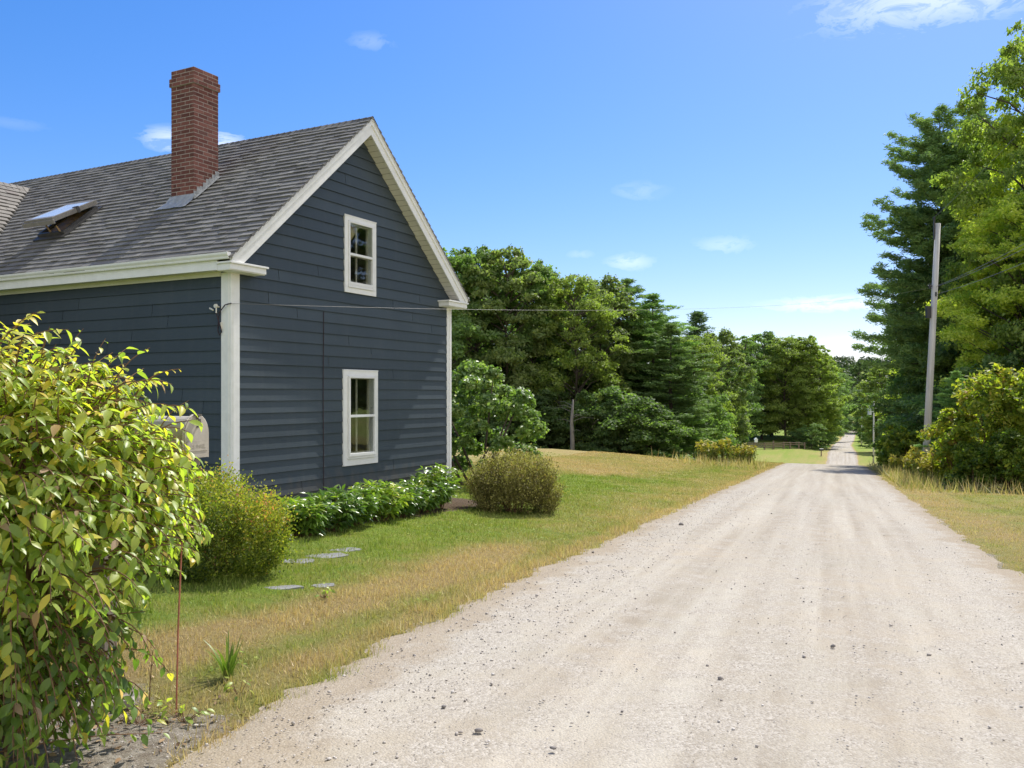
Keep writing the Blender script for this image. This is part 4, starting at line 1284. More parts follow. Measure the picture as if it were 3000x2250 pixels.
# -- small things growing by the bare patch
M_IRIS = leafmat('strap_leaf', [(0, (.07, .13, .02)), (.6, (.17, .25, .04)), (1, (.40, .34, .14))], trans=.35, rough=.4)
def strap_plant(name, px, Y, n, h, lab, seed, spread=.5):
    r = np.random.default_rng(seed); x = at(px, Y); e = empty(name, (x, Y, gz(x, Y))); tag(e, lab, 'plant')
    Vs, Q, vv = [], [], []
    for i in range(n):
        an = r.uniform(0, 6.28); ln = r.uniform(.05, spread); hh = h*r.uniform(.45, 1); w = r.uniform(.006, .010)
        d = np.array([math.cos(an), math.sin(an), 0]); s = np.array([-d[1], d[0], 0]); p0 = d*.03
        k = 6; o = len(Vs)
        for t in np.linspace(0, 1, k):
            c = p0+d*ln*hh*t**1.8+np.array([0, 0, hh*(t-.22*ln*t**3)]); ww = w*(1-t**2.5)+.0008
            Vs += [c-s*ww, c+s*ww]
        for j in range(k-1): Q.append((o+2*j, o+2*j+1, o+2*j+3, o+2*j+2)); vv.append(np.clip(r.normal(.5, .25), 0, 1))
    link(bpy.data.objects.new('leaf', mesh_from('leaf', np.array(Vs), quads=np.array(Q), var=np.array(vv), mat=M_IRIS, smooth=True)), e)
strap_plant('day_lily', 668, 5.25, 22, .33, 'tuft of upright strap leaves on the brown grass near the road edge', 3, .7)
# a bare dead twig standing in the dry grass
x, Y = at(437, 4.75), 4.75
mb = MB(); mb.tube([(0, 0, -.03), (.004, 0, .1), (.012, 0, .2), (.02, 0, .29)], [.0035, .003, .0025, .0015], 5)
mb.tube([(.012, 0, .2), (.03, .01, .24), (.042, .01, .30)], [.0022, .0018, .001], 5); mb.tube([(.006, 0, .13), (-.006, 0, .2)], [.002, .001], 5)
o = mb.build('dead_twig', M_TWIG); o.location = (x, Y, gz(x, Y)); tag(o, 'thin bare forked twig standing left of the red marker rod', 'twig')
# seedlings at the foot of the rod
for i, (px, Y, lab, n) in enumerate([(540, 4.5, 'leafy seedling at the foot of the red marker rod', 16), (700, 4.95, 'small yellow green weed right of the marker rod near the strap leaved tuft', 9),
                                     (950, 7.6, 'bright green weed in the brown turf across from the stepping stones', 12), (405, 4.42, 'low trailing sprig of drooping leaves left of the marker rod', 22)]):
    r = np.random.default_rng(60+i); x = at(px, Y); e = empty('seedling', (x, Y, gz(x, Y))); tag(e, lab, 'plant', 'weeds on the verge')
    an = r.uniform(0, 6.28, n); q = np.sqrt(r.uniform(0, 1, n))*(.05+.004*n); 
    P = np.stack([np.cos(an)*q, np.sin(an)*q, r.uniform(.02, .10, n)], -1)
    mb = MB()
    for p in P: mb.tube([(0, 0, -.01), tuple(p)], [.002, .001], 4, cap=False)
    A_ = unit(np.stack([np.cos(an), np.sin(an), r.uniform(-.5, .3, n)], -1)); Nn = unit(np.array([0, 0, 1.])+r.normal(0, .3, (n, 3)))
    Ln = r.uniform(.03, .06, n); V = leaf_shapes(P, A_, Nn, Ln, Ln*.5, r.uniform(.1, .5, n), r.uniform(0, .2, n))
    mb.build('stem', M_TWIG, e)
    link(bpy.data.objects.new('foliage', leaf_mesh('foliage', V, np.clip(r.normal(.55, .15, n), 0, 1), M_BIGL)), e)
# fallen litter under the big shrub
r = np.random.default_rng(91); n = 420
x = at(230, 4.3)+r.normal(0, .38, n); y = 4.35+r.normal(0, .32, n)+.15*(x+2)
P = np.stack([x, y, ground_z(x, y)+.012], -1); an = r.uniform(0, 6.28, n)
Ln = r.uniform(.015, .05, n)
V = leaf_shapes(P, np.stack([np.cos(an), np.sin(an), 0*an], -1), unit(np.array([0, 0, 1.])+r.normal(0, .35, (n, 3))), Ln, Ln*r.uniform(.12, .5, n), r.uniform(-.3, .3, n), r.uniform(0, .2, n))
M_LIT = leafmat('dead_leaf', [(0, (.10, .06, .035)), (.5, (.24, .15, .08)), (1, (.42, .30, .17))], trans=.15, rough=.8)
tag(link(bpy.data.objects.new('leaf_litter', leaf_mesh('leaf_litter', V, r.uniform(0, 1, n), M_LIT))), 'dry fallen leaves on the soil under the large shrub', 'litter', kind='stuff')
# ------------------------------------------------------------------ right-hand shrubs and weeds by the pole
M_RSH = leafmat('verge_leaf', [(0, (.09, .14, .022)), (.35, (.19, .25, .034)), (.65, (.33, .36, .045)), (.88, (.50, .45, .06)), (1, (.48, .30, .11))], trans=.58, rough=.5)
def leafy_bush(x, y, rx, h, n, leaf, mat, lab, seed, name='wild_shrub', nl=16, group='shrubs along the right verge', vb=.5, cat='shrub', low=.12):
    r = np.random.default_rng(seed); e = empty(name, (x, y, gz(x, y))); tag(e, lab, cat, group)
    tb = MB(); Ps, Nn, vv = [], [], []
    for i in range(nl):
        k = (i+.5)/nl; an = i*2.4+seed; hh = h*(low+.82*k); pr = rx*math.sqrt(max(.05, 1-((k-.30)/.74)**2))
        c = np.array([math.cos(an)*pr*r.uniform(.35, .85), math.sin(an)*pr*r.uniform(.35, .85), hh]); lr = rx*r.uniform(.26, .42)
        tb.tube([(0, 0, -.15), tuple(c*.5+np.array([0, 0, .1*h])), tuple(c)], [.03, .018, .006], 5, cap=False)
        m = n//nl; ncl = 18; cd = rand_dirs(ncl, r); cd[:, 2] = np.abs(cd[:, 2])*1.1-.35
        cc = c+cd*lr*r.uniform(.5, 1.25, (ncl, 1)); pk = r.integers(0, ncl, m)
        Ps.append(cc[pk]+r.normal(0, 1, (m, 3))*lr*np.array([.2, .2, .16])); Nn.append(unit(cd[pk]*.4+np.array([0, 0, .5])+r.normal(0, .6, (m, 3))))
        vv.append(np.clip(r.normal(vb, .15, ncl)[pk]+r.normal(0, .14, m), 0, 1))
    P = np.concatenate(Ps); P[:, 2] = np.maximum(P[:, 2], .04)
    V = cards(P, np.concatenate(Nn), leaf*r.uniform(.65, 1.35, len(P)), r, 1.7)
    tb.build('stem', M_TWIG, e)
    link(bpy.data.objects.new('foliage', card_mesh('foliage', V, np.concatenate(vv), mat)), e)
leafy_bush(at(2905, 31), 31.0, 1.55, 4.2, 9000, .12, M_RSH, 'broad yellow green shrub right of the utility pole, above the lit verge', 71, vb=.58)
leafy_bush(at(3010, 30), 30.0, 1.5, 4.0, 8000, .12, M_RSH, 'tall shrub cut by the right edge of the picture above the mown verge', 72, vb=.52)
leafy_bush(at(2800, 32), 32.0, 1.05, 2.9, 6000, .11, M_RSH, 'lower yellow shrub between the pole and the broad yellow green shrub', 73, vb=.66)
leafy_bush(at(2960, 29.2), 29.2, 1.1, 1.9, 6500, .10, M_RSH, 'low dark green shrub at the foot of the right hand shrubs', 74, vb=.22)
leafy_bush(at(2855, 30.0), 30.0, .9, 1.5, 5000, .10, M_RSH, 'low dark bramble left of the low dark green shrub', 79, vb=.25, name='bramble')
leafy_bush(at(2640, 44), 44.0, 1.3, 2.2, 4500, .15, M_RSH, 'dim green bramble mound left of the pole foot', 75, name='bramble', vb=.38)
leafy_bush(at(2655, 56), 56.0, 1.5, 2.8, 4500, .18, M_RSH, 'bramble mound behind the straw coloured verge, near the second pole', 76, name='bramble', vb=.42)
M_GOLD = leafmat('goldenrod_leaf', [(0, (.12, .16, .03)), (.5, (.24, .25, .045)), (.8, (.40, .34, .055)), (1, (.50, .40, .07))], trans=.4, rough=.6)
def goldenrod(x, y, h, lab, seed, nst=16, sp=.35):
    r = np.random.default_rng(seed); e = empty('goldenrod', (x, y, gz(x, y))); tag(e, lab, 'plant', 'goldenrod clumps')
    tb = MB(); Ps, Nn, vv = [], [], []
    for i in range(nst):
        an = r.uniform(0, 6.28); q = math.sqrt(r.uniform(0, 1)); hh = h*r.uniform(.65, 1.05)
        p0 = np.array([math.cos(an), math.sin(an), 0])*sp*q*.7; p1 = p0+np.array([math.cos(an)*sp*.45*q, math.sin(an)*sp*.45*q, hh])
        tb.tube([p0-np.array([0, 0, .05]), p1], [.008, .004], 4, cap=False)
        m = 30; t = r.uniform(.08, 1.02, m)
        Ps.append(p0+(p1-p0)*t[:, None]+r.normal(0, .055, (m, 3))); Nn.append(unit(r.normal(0, .6, (m, 3))+np.array([0, 0, .6])))
        vv.append(np.clip(.25+.62*(t > .74)+r.normal(0, .12, m), 0, 1))
    P = np.concatenate(Ps); V = cards(P, np.concatenate(Nn), (.085+.0012*y)*r.uniform(.6, 1.2, len(P)), r, 2.6)
    tb.build('stem', M_TWIG, e); link(bpy.data.objects.new('foliage', card_mesh('foliage', V, np.concatenate(vv), M_GOLD)), e)
GR = [(2700, 34.5, 1.35, 'bright goldenrod clump at the foot of the utility pole'), (2740, 33.2, 1.25, 'goldenrod clump just right of the utility pole foot'),
      (2672, 36, 1.15, 'goldenrod clump just left of the utility pole foot'), (2772, 32.6, 1.1, 'goldenrod below the low yellow shrub on the right verge'),
      (2720, 32.4, 1.0, 'front goldenrod clump on the right verge below the pole'), (2630, 40, 1.0, 'goldenrod at the left end of the right verge weeds'),
      (2085, 50, 1.2, 'goldenrod spike clump at the far left of the lawn brow'), (2128, 50.5, 1.4, 'tallest goldenrod on the lawn brow, left of the rail fence'),
      (2165, 51, 1.15, 'goldenrod on the lawn brow just below the rail fence'), (2060, 51.5, 1.2, 'low goldenrod beside the dark trees on the lawn brow'),
      (2195, 51.5, 1.15, 'goldenrod nearest the far bright lawn')]
for i, (px, Y, h, lab) in enumerate(GR): goldenrod(at(px, Y), Y, h, lab, 400+i)
# ------------------------------------------------------------------ mailbox
def mailbox():
    fx, fy = at(571, 4.62), 4.62
    zb = zpx(1340, 4.62)
    yaw = math.radians(-20)
    e = empty('mailbox', (fx, fy, gz(fx, fy))); e.rotation_euler = (0, 0, yaw)
    tag(e, 'weathered grey beige curbside mailbox half hidden by the large shrub', 'mailbox')
    M_MB = simple('faded_beige_metal', (.40, .365, .30), .5, .45, 9, .18, bumpn=30, bstr=.15)
    zl = zb-gz(fx, fy)
    w, h, ln = .088, .125, .54       # half width, wall height, length; round top above
    def prof(s=0.0):
        p = [(-w-s, -s*.5), (w+s, -s*.5)]
        for k in range(0, 13):
            a = math.pi*k/12; p.append(((w+s)*math.cos(a), h+(w+s)*math.sin(a)*1.06))
        return p
    mb = MB(); mb.prism([(u, v) for u, v in prof()], (-ln, 0, zl), (0, 1, 0), (0, 0, 1), (1, 0, 0), ln)
    mb.build('body', M_MB, e)
    mb = MB(); mb.prism(prof(.004), (.001, 0, zl), (0, 1, 0), (0, 0, 1), (1, 0, 0), .012)
    ring = prof(.008); 
    pts = [(.004, u, zl+v) for u, v in ring[1:]]+[(.004, ring[0][0], zl+ring[0][1])]
    mb.tube(pts, .006, 6)
    d = mb.build('door', M_MB, e)
    mb = MB(); mb.box(.0135, .016, -w*.92, w*.92, zl+.035, zl+.085)
    mb.box(.0135, .0155, -w*.9, w*.9, zl+.086, zl+.0875); mb.build('panel', M_MB, d)
    mb = MB(); mb.tube([(.012, 0, zl+h+w+.005), (.03, 0, zl+h+w-.01), (.03, 0, zl+h+w*.55), (.016, 0, zl+h+w*.4)], .008, 8)
    mb.box(-.02, .03, -.02, .02, zl+h+w*1.06+.001, zl+h+w*1.06+.012); mb.build('latch', simple('dull_metal', (.16, .15, .14), .4, .5, metal=.6), d)
    tc = bpy.data.curves.new('lettering', 'FONT'); tc.body = 'U.S. MAIL'; tc.size = .032; tc.extrude = .0009; tc.align_x = 'CENTER'
    tc.materials.append(M_MB)
    to = bpy.data.objects.new('lettering_curve', tc)
    tm = bpy.data.meshes.new_from_object(to); bpy.data.objects.remove(to)
    t = link(bpy.data.objects.new('lettering', tm), d)
    t.matrix_local = Matrix(((0, 0, 1, .0165), (1, 0, 0, 0), (0, 1, 0, zl+.05), (0, 0, 0, 1)))
    M_POST = simple('grey_wood', (.23, .195, .16), .9, .1, 6, .35, bumpn=9, bstr=.7, bdist=.01, stretch=(1, 1, .12))
    mb = MB(); mb.box(-.68, -.02, -.065, .065, zl-.045, zl-.006); mb.build('board', M_POST, e)
    mb = MB(); mb.box(-.66, -.57, -.045, .045, -.4, zl-.0455); mb.build('post', M_POST, e)
mailbox()
# weathered plank and stake by the shrub foot
M_OLDW = simple('old_wood', (.30, .27, .23), .9, .1, 6, .35, bumpn=9, bstr=.7, bdist=.01, stretch=(.15, 1, 1))
mb = MB(); mb.box(-.28, .28, -.05, .05, -.02, .025); o = mb.build('plank', M_OLDW, bevel=.006)
x, y = at(225, 4.55), 4.55; o.location = (x, y, gz(x, y)+.01); o.rotation_euler = (.03, -.05, .35); tag(o, 'grey weathered plank lying on the ground beneath the large shrub', 'plank')
# red driveway marker rod
M_ROD = simple('faded_red_rod', (.40, .135, .085), .5, .4, 14, .25)
x, y = at(515, 4.58), 4.58
mb = MB(); mb.tube([(0, 0, -.1), (.012, 0, .45), (.036, 0, 1.02)], .0048, 8); o = mb.build('marker_rod', M_ROD); o.location = (x, y, gz(x, y))
tag(o, 'thin rusty red driveway marker rod standing in the grass', 'marker rod')
# stepping stones
M_SLATE = simple('slate', (.20, .20, .195), .85, .2, 6, .3, bumpn=18, bstr=.5, bdist=.01)
for i, (px, py, a, b, lab) in enumerate([(955, 1630, .25, .13, 'largest grey stepping stone in the grass below the peonies'), (868, 1646, .20, .12, 'brownish stepping stone at the foot of the rounded yellow shrub'),
                                         (1012, 1612, .19, .10, 'pale stepping stone closest to the peonies'), (947, 1716, .12, .07, 'small bluish flat stone alone in the lawn'),
                                         (825, 1722, .2, .06, 'flat stone mostly sunk in the turf below the rounded yellow shrub')]):
    Y = 3.0
    while zpx(py, Y) > gz(at(px, Y), Y) and Y < 60: Y += .02
    r = np.random.default_rng(500+i); n = 15
    ang = np.linspace(0, 2*np.pi, n, endpoint=False)+r.normal(0, .08, n); rr = r.uniform(.82, 1.1, n)
    V = [(math.cos(t)*a*q, math.sin(t)*b*q*1.35, 0) for t, q in zip(ang, rr)]
    mb = MB(); mb.add([(x_, y_, -.05) for x_, y_, _ in V]+[(x_*.97, y_*.97, .006+.004*math.sin(k)) for k, (x_, y_, _) in enumerate(V)]+[(0, 0, .010)],
                      [(k, (k+1) % n, n+(k+1) % n, n+k) for k in range(n)]+[(n+k, n+(k+1) % n, 2*n) for k in range(n)])
    o = mb.build('stepping_stone', M_SLATE); X = at(px, Y); o.location = (X, Y, gz(X, Y)); o.rotation_euler = (0, 0, r.uniform(-.3, .3))
    tag(o, lab, 'stepping stone', 'flat stones set in the lawn')
# ------------------------------------------------------------------ utility poles and wires
M_POLE = simple('grey_pole', (.50, .48, .445), .9, .15, 5, .22, bumpn=7, bstr=.6, bdist=.02, stretch=(2, 2, .12))
M_STEEL = simple('galvanised', (.42, .45, .48), .45, .5, 6, .1, metal=.3)
M_BLK = simple('black_fitting', (.03, .03, .032), .5, .4)
M_WIRE = simple('weathered_wire', (.11, .105, .095), .4, .6)
def pole(px, Y, top, base_px_top, r0, lab, kind):
    xb = at(px, Y); z = gz(xb, Y); H = zpx(top, Y)-z; lean = at(base_px_top, Y)-xb
    e = empty('utility_pole', (xb, Y, z)); tag(e, lab, 'utility pole', 'utility poles beside the road')
    pt = lambda h: np.array([lean*(h+.6)/(H+.6), 0, h])
    mb = MB(); mb.tube([pt(-.6), pt(H*.5), pt(H)], [r0, r0*.85, r0*.68], 14); mb.build('shaft', M_POLE, e, smooth=True)
    return e, pt, H
e, pt, H = pole(2708, 38, 655, 2748, .165, 'tall weathered grey utility pole beside the road, leaning slightly right', 0)
mb = MB(); p = pt(H); mb.box(p[0]-.20, p[0]-.13, -.03, .03, p[2]-.7, p[2]+.12); mb.tube([(p[0]-.165, 0, p[2]+.12), (p[0]-.165, 0, p[2]+.30)], [.05, .035], 8)
mb.tube([(p[0]-.165, 0, p[2]+.22), (p[0]-.165, 0, p[2]+.26)], .07, 8); mb.build('top_pin_insulator', M_BLK, e)
z1 = zpx(838, 38)-e.location.z; z2 = zpx(862, 38)-e.location.z; z3 = zpx(912, 38)-e.location.z
mb = MB(); p = pt(z1); mb.tube([(p[0]-.15, -.05, z1), (p[0]-.32, -.05, z1)], .035, 8); mb.tube([(p[0]-.24, -.06, z1-.12), (p[0]-.24, -.06, z1+.1)], .05, 8); mb.build('bracket', M_BLK, e)
mb = MB(); p = pt(z3); mb.box(p[0]-.34, p[0]-.16, -.12, .05, z3-.30, z3+.22); mb.build('splice_box', M_BLK, e)
mb = MB(); p = pt(z2); mb.tube([(p[0]+.0, -.14, z2-.1), (p[0]+.0, -.14, z2+.08)], .035, 8); mb.build('bracket', M_BLK, e)
POLE1 = e
e2, pt2, H2 = pole(2559, 150, 1176, 2560, .15, 'thin utility pole in the dip with a pale grey transformer', 1)
zc = zpx(1206, 150)-e2.location.z
mb = MB(); mb.tube([(-.72, -.1, zc-.55), (-.72, -.1, zc+.55)], .33, 14); mb.tube([(-.72, -.1, zc+.551), (-.72, -.1, zc+.85)], .09, 8); mb.build('transformer', M_STEEL, e2)
mb = MB(); mb.box(-.4, .5, -.05, .05, zc-.05, zc+.05); mb.build('bracket', M_STEEL, e2)
e3, pt3, H3 = pole(2524, 250, 1193, 2525, .17, 'farthest utility pole down the road with a small pale transformer', 2)
zc = zpx(1203, 250)-e3.location.z
mb = MB(); mb.tube([(-.5, -.1, zc-.5), (-.5, -.1, zc+.5)], .36, 12); mb.build('transformer', M_STEEL, e3)
mb = MB(); mb.box(-.3, .3, -.05, .05, zc-.05, zc+.05); mb.build('bracket', M_STEEL, e3)
# the pole next behind the viewer, which carries the roadside lines
xb, yb = 5.6, -4.0
e4 = empty('utility_pole', (xb, yb, gz(xb, yb))); tag(e4, 'utility pole on the right verge behind the viewer, carrying the roadside lines', 'utility pole', 'utility poles beside the road')
mb = MB(); mb.tube([(0, 0, -.6), (0, 0, 9.8)], [.16, .11], 12); mb.build('shaft', M_POLE, e4, smooth=True)
def wire(name, a, b, sag, rad, lab, mat=M_WIRE, n=40):
    a, b = np.array(a, float), np.array(b, float)
    mb = MB(); ts = np.linspace(0, 1, n)
    mb.tube([a+(b-a)*t-np.array([0, 0, sag*4*t*(1-t)]) for t in ts], rad, 5)
    return tag(mb.build(name, mat, smooth=True), lab, 'wire', 'overhead wires')
hx, hy = from_house(-.05, .02)
bx_, by_, bz_ = POLE1.location
wire('service_wire', (hx+.02, hy-.05, HZ+3.335), (bx_+pt(z3+.6)[0]-.2, by_-.1, bz_+z1-.1), .42, .0024, 'service wire from the house corner across the lawn to the utility pole')
for zz, dz, lab in ((z1, 6.1, 'upper roadside line running right from the utility pole'), (z1-.03, 5.75, 'middle roadside line running right from the utility pole'), (z2, 5.2, 'lower roadside line running right from the utility pole')):
    wire('roadside_line', (bx_+pt(zz)[0]+.05, by_-.12, bz_+zz), (xb, yb, gz(xb, yb)+dz), .55, .007, lab)
wire('primary_line', (bx_+pt(H)[0]-.165, by_, bz_+H+.28), (xb, yb, gz(xb, yb)+9.8), .6, .006, 'thin top line from the pole peak toward the viewer')
# ------------------------------------------------------------------ split rail fence and far lawn things
M_RAIL = simple('fence_wood', (.22, .165, .12), .9, .1, 5, .3)
fe = empty('split_rail_fence', (at(2260, 175), 175, gz(at(2260, 175), 175)))
tag(fe, 'brown split rail fence in front of the dark woods beyond the far lawn', 'fence')
FX = [2168, 2179, 2211, 2240, 2266, 2296, 2315, 2340, 2357]
prev = None
for i, px in enumerate(FX):
    Y = 174+abs(px-2240)*.04
    x = at(px, Y)-fe.location.x; y = Y-fe.location.y; z = gz(at(px, Y), Y)-fe.location.z
    mb = MB(); mb.box(x-.13, x+.13, y-.13, y+.13, z-.3, z+(1.65 if px in (2179, 2211, 2266) else 1.35)); mb.build('post', M_RAIL, fe)
    if prev is not None:
        for k, hh in enumerate((.45, .85, 1.22)):
            if px > 2300 and k == 0: continue
            a = np.array([prev[0], prev[1]-.16, prev[2]+hh+.05*math.sin(i*3+k)]); b = np.array([x, y-.16, z+hh-.05*math.cos(i*2+k)])
            mb = MB(); mb.tube([a, (a+b)/2+np.array([0, 0, -.03]), b], [.075, .085, .075], 6); mb.build('rail', M_RAIL, fe)
    prev = (x, y, z)
Y = 163; x = at(2215, Y)
e = empty('birdhouse', (x, Y, gz(x, Y))); tag(e, 'small white birdhouse on a thin post before the rail fence', 'birdhouse')
mb = MB(); mb.tube([(0, 0, -.2), (0, 0, 2.5)], .05, 6); mb.build('post', M_RAIL, e)
mb = MB(); mb.box(-.26, .26, -.22, .22, 2.5, 3.0); mb.prism([(-.34, 0), (.34, 0), (0, .34)], (0, -.28, 3.001), (1, 0, 0), (0, 0, 1), (0, 1, 0), .56); mb.build('nest_box', M_WHITE, e)
Y = 163; x = at(2406, Y)
e = empty('roadside_mailbox', (x, Y, gz(x, Y))); tag(e, 'dark roadside mailbox across the dip at the lawn edge', 'mailbox')
mb = MB(); mb.box(-.08, .08, -.08, .08, -.2, 1.0); mb.build('post', M_RAIL, e)
mb = MB(); mb.prism([(-.16, 0), (.16, 0), (.16, .2), (.1, .34), (0, .38), (-.1, .34), (-.16, .2)], (-.32, 0, 1.0), (0, 1, 0), (0, 0, 1), (1, 0, 0), .7); mb.build('box', M_BLK, e)
# ------------------------------------------------------------------ trees
PR = {'oak': (decid_proto(1, 15, 4.2, .14, 66, 36000, .205), 15), 'ash': (decid_proto(2, 15, 3.5, .20, 70, 33000, .195, low=.6), 15),
      'maple': (decid_proto(3, 15, 4.6, .10, 84, 42000, .18, low=.9), 15), 'slim': (decid_proto(4, 15, 2.7, .22, 56, 26000, .16, low=.7), 15),
      'lowbush': (decid_proto(6, 6, 3.0, .05, 30, 12000, .17, low=1.0), 6),
      'fine': (decid_proto(7, 15, 4.3, .10, 92, 62000, .135, low=.85), 15), 'fine2': (decid_proto(8, 15, 3.9, .12, 84, 56000, .13, low=.8), 15),
      'pine': (pine_proto(1, 20, 4.9, .12, 30, 6, 34, .40, .075), 20), 'pine2': (pine_proto(2, 20, 4.2, .08, 30, 6, 34, .40, .075), 20),
      'spruce': (pine_proto(5, 16, 2.4, .06, 44, 6, 22, .28, .07, .9, 1.5, .2), 16),
      'bigpine': (pine_proto(3, 22, 6.0, .30, 34, 7, 38, .36, .060, .60, 1.5, .10), 22)}
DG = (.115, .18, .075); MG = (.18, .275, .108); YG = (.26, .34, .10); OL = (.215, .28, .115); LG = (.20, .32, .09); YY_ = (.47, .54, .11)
PG = (.11, .185, .085); PL = (.18, .285, .11); PB = (.20, .34, .11)
def T(kind, px, top, Y, wide, col, label, name=None, group=None, sink=0.0, cat='tree'):
    x = at(px, Y); pr, hp = PR[kind]
    h = zpx(top, Y)-gz(x, Y)
    nm = name or {'pine': 'pine_tree', 'pine2': 'pine_tree', 'bigpine': 'pine_tree', 'spruce': 'spruce_tree'}.get(kind, 'broadleaf_tree')
    s = h/hp
    jit = R.uniform(.9, 1.12)
    return plant_tree(pr, nm, x, Y, h, hp, wide/s if wide > 0 else -wide, tuple(c*jit for c in col), label, cat, group, sink)
G1 = 'trees of the wood behind the lawn'
T('oak', 1315, 735, 72, 1.15, MG, 'tall oak of the wood rising just right of the house eave', group=G1)
T('ash', 1395, 724, 74, 1.2, MG, 'tall rounded tree, second from the house eave in the wood edge', group=G1)
T('oak', 1478, 726, 73, 1.1, OL, 'tall broad tree with ragged top, third from the house eave', group=G1)
T('ash', 1560, 765, 75, 1.15, MG, 'grey green tree above the lone pale trunk', group=G1)
T('spruce', 1613, 786, 79, 1.0, PG, 'dark pointed spruce peeping over the wood left of the yellowish tree', group=G1)
T('maple', 1688, 806, 73, 1.0, YG, 'yellowish broad tree at the middle of the wood edge', group=G1)
T('oak', 1760, 812, 78, 1.05, OL, 'broad olive tree between the yellowish tree and the big pine', group=G1)
T('pine', 1838, 812, 82, 1.25, PL, 'tall dark green pine, left one of the pine pair by the lawn end', group=G1)
T('pine2', 1912, 858, 79, 1.35, PB, 'bright green pine with low sweeping branches at the lawn end', group=G1)
T('pine2', 1965, 945, 75, 1.15, PL, 'shorter pine in front, its branches spreading over the lawn brow', group=G1)
T('spruce', 2040, 905, 108, 1.9, PG, 'small dark conifer standing above the wood right of the pines', group=G1)
T('maple', 2030, 985, 92, .95, YG, 'dark olive maple right of the spreading pines', group=G1)
T('oak', 2105, 968, 100, 1.0, OL, 'rounded tree right of the olive maple, above the goldenrod', group=G1)
T('slim', 2175, 985, 188, 1.9, MG, 'slim tree above the left end of the rail fence', group=G1)
T('oak', 2232, 974, 200, 1.6, MG, 'broad dark tree directly behind the rail fence', group=G1)
T('spruce', 2256, 966, 212, 1.4, PG, 'dark conifer tip behind the rail fence trees', group=G1)
T('maple', 2300, 988, 196, 1.7, YG, 'tall yellow green tree above the right half of the rail fence', group=G1)
T('ash', 2362, 985, 195, 1.7, YG, 'pale olive tree right of the rail fence', group=G1)
T('slim', 2392, 1012, 200, 2.0, YG, 'slim yellow green tree over the dark roadside mailbox', group=G1)
T('ash', 2408, 1035, 208, 1.6, YG, 'yellow green tree leaning over the left side of the road in the dip', group=G1)
T('ash', 2428, 1085, 240, 1.7, MG, 'mid green tree on the left of the road up the far rise', group=G1)
T('oak', 2436, 1112, 310, 2.0, DG, 'dark tree overhanging the far end of the road', group=G1)
T('maple', 2525, 1140, 420, 2.3, DG, 'darkest tree, closing the tunnel at the road end', group=G1)
# second row and understorey that fill the wood
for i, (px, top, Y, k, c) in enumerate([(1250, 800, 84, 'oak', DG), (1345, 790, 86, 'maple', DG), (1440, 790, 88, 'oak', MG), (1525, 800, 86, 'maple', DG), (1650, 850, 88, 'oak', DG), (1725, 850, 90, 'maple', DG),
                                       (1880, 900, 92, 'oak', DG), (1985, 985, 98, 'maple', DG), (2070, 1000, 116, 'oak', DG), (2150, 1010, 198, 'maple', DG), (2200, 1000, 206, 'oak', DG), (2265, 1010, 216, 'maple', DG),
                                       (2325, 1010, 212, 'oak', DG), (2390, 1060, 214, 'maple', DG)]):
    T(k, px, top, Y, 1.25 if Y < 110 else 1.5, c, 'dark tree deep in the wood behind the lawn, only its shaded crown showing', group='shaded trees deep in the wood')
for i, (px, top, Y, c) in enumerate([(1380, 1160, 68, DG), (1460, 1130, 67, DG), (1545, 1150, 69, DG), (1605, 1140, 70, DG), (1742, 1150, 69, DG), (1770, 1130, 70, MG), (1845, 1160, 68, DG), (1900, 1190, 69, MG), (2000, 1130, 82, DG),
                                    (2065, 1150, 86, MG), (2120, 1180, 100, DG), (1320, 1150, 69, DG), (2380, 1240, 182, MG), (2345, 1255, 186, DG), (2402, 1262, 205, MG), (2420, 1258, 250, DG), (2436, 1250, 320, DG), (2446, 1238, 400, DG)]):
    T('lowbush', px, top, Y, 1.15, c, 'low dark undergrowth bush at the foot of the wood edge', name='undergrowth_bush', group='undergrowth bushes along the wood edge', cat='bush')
# the lone pale trunk at the wood edge
x, y = at(1676, 65.5), 65.5; z = gz(x, y)
e = empty('bare_tree', (x, y, z)); tag(e, 'pale grey trunk with thin dead branches standing before the dark wood', 'tree', G1)
mb = MB(); hh = 4.6
mb.tube([(0, 0, -.6), (.03, 0, 1.4), (-.04, 0, 3), (.08, 0, hh)], [.20, .17, .13, .06], 10)
r = np.random.default_rng(4)
for i in range(9):
    a = r.uniform(0, 6.28); q = r.uniform(1.6, 4.2); l = r.uniform(.6, 1.8)
    mb.tube([(0, 0, q), (math.cos(a)*l*.5, math.sin(a)*l*.5, q+l*.2), (math.cos(a)*l, math.sin(a)*l, q+l*.15)], [.02, .013, .005], 5, cap=False)
mb.build('trunk', M_BARKG, e, smooth=True)
T('maple', 2462, 1092, 520, 2.2, MG, 'rounded green crown on the far rise left of the road end', group=G1)
T('oak', 2440, 1066, 640, 2.4, DG, 'dark crown on the skyline of the far rise left of the road', group=G1)
G2 = 'trees along the right side of the road'
T('oak', 2520, 1058, 660, 2.6, DG, 'dark rounded crown on the skyline above the road end', group=G2)
T('bigpine', 2755, 300, 57, .88, PL, 'great dark pine behind the utility pole, branches reaching over the road', group=G2)
T('bigpine', 2872, 278, 62, .85, PG, 'second dark pine top behind the yellow green maples', group=G2)
T('fine', 3000, 330, 50, 1.0, YY_, 'tall yellow green maple right of the utility pole', group=G2)
T('fine2', 3040, 60, 49, 1.25, YG, 'tallest tree, rising out of the picture at the right edge', group=G2)
T('fine2', 3010, 560, 45, 1.05, YY_, 'bright yellow green tree at the right edge above the shrubs', group=G2)
T('fine', 2905, 720, 55, .95, MG, 'mid green tree filling the gap right of the utility pole', group=G2)
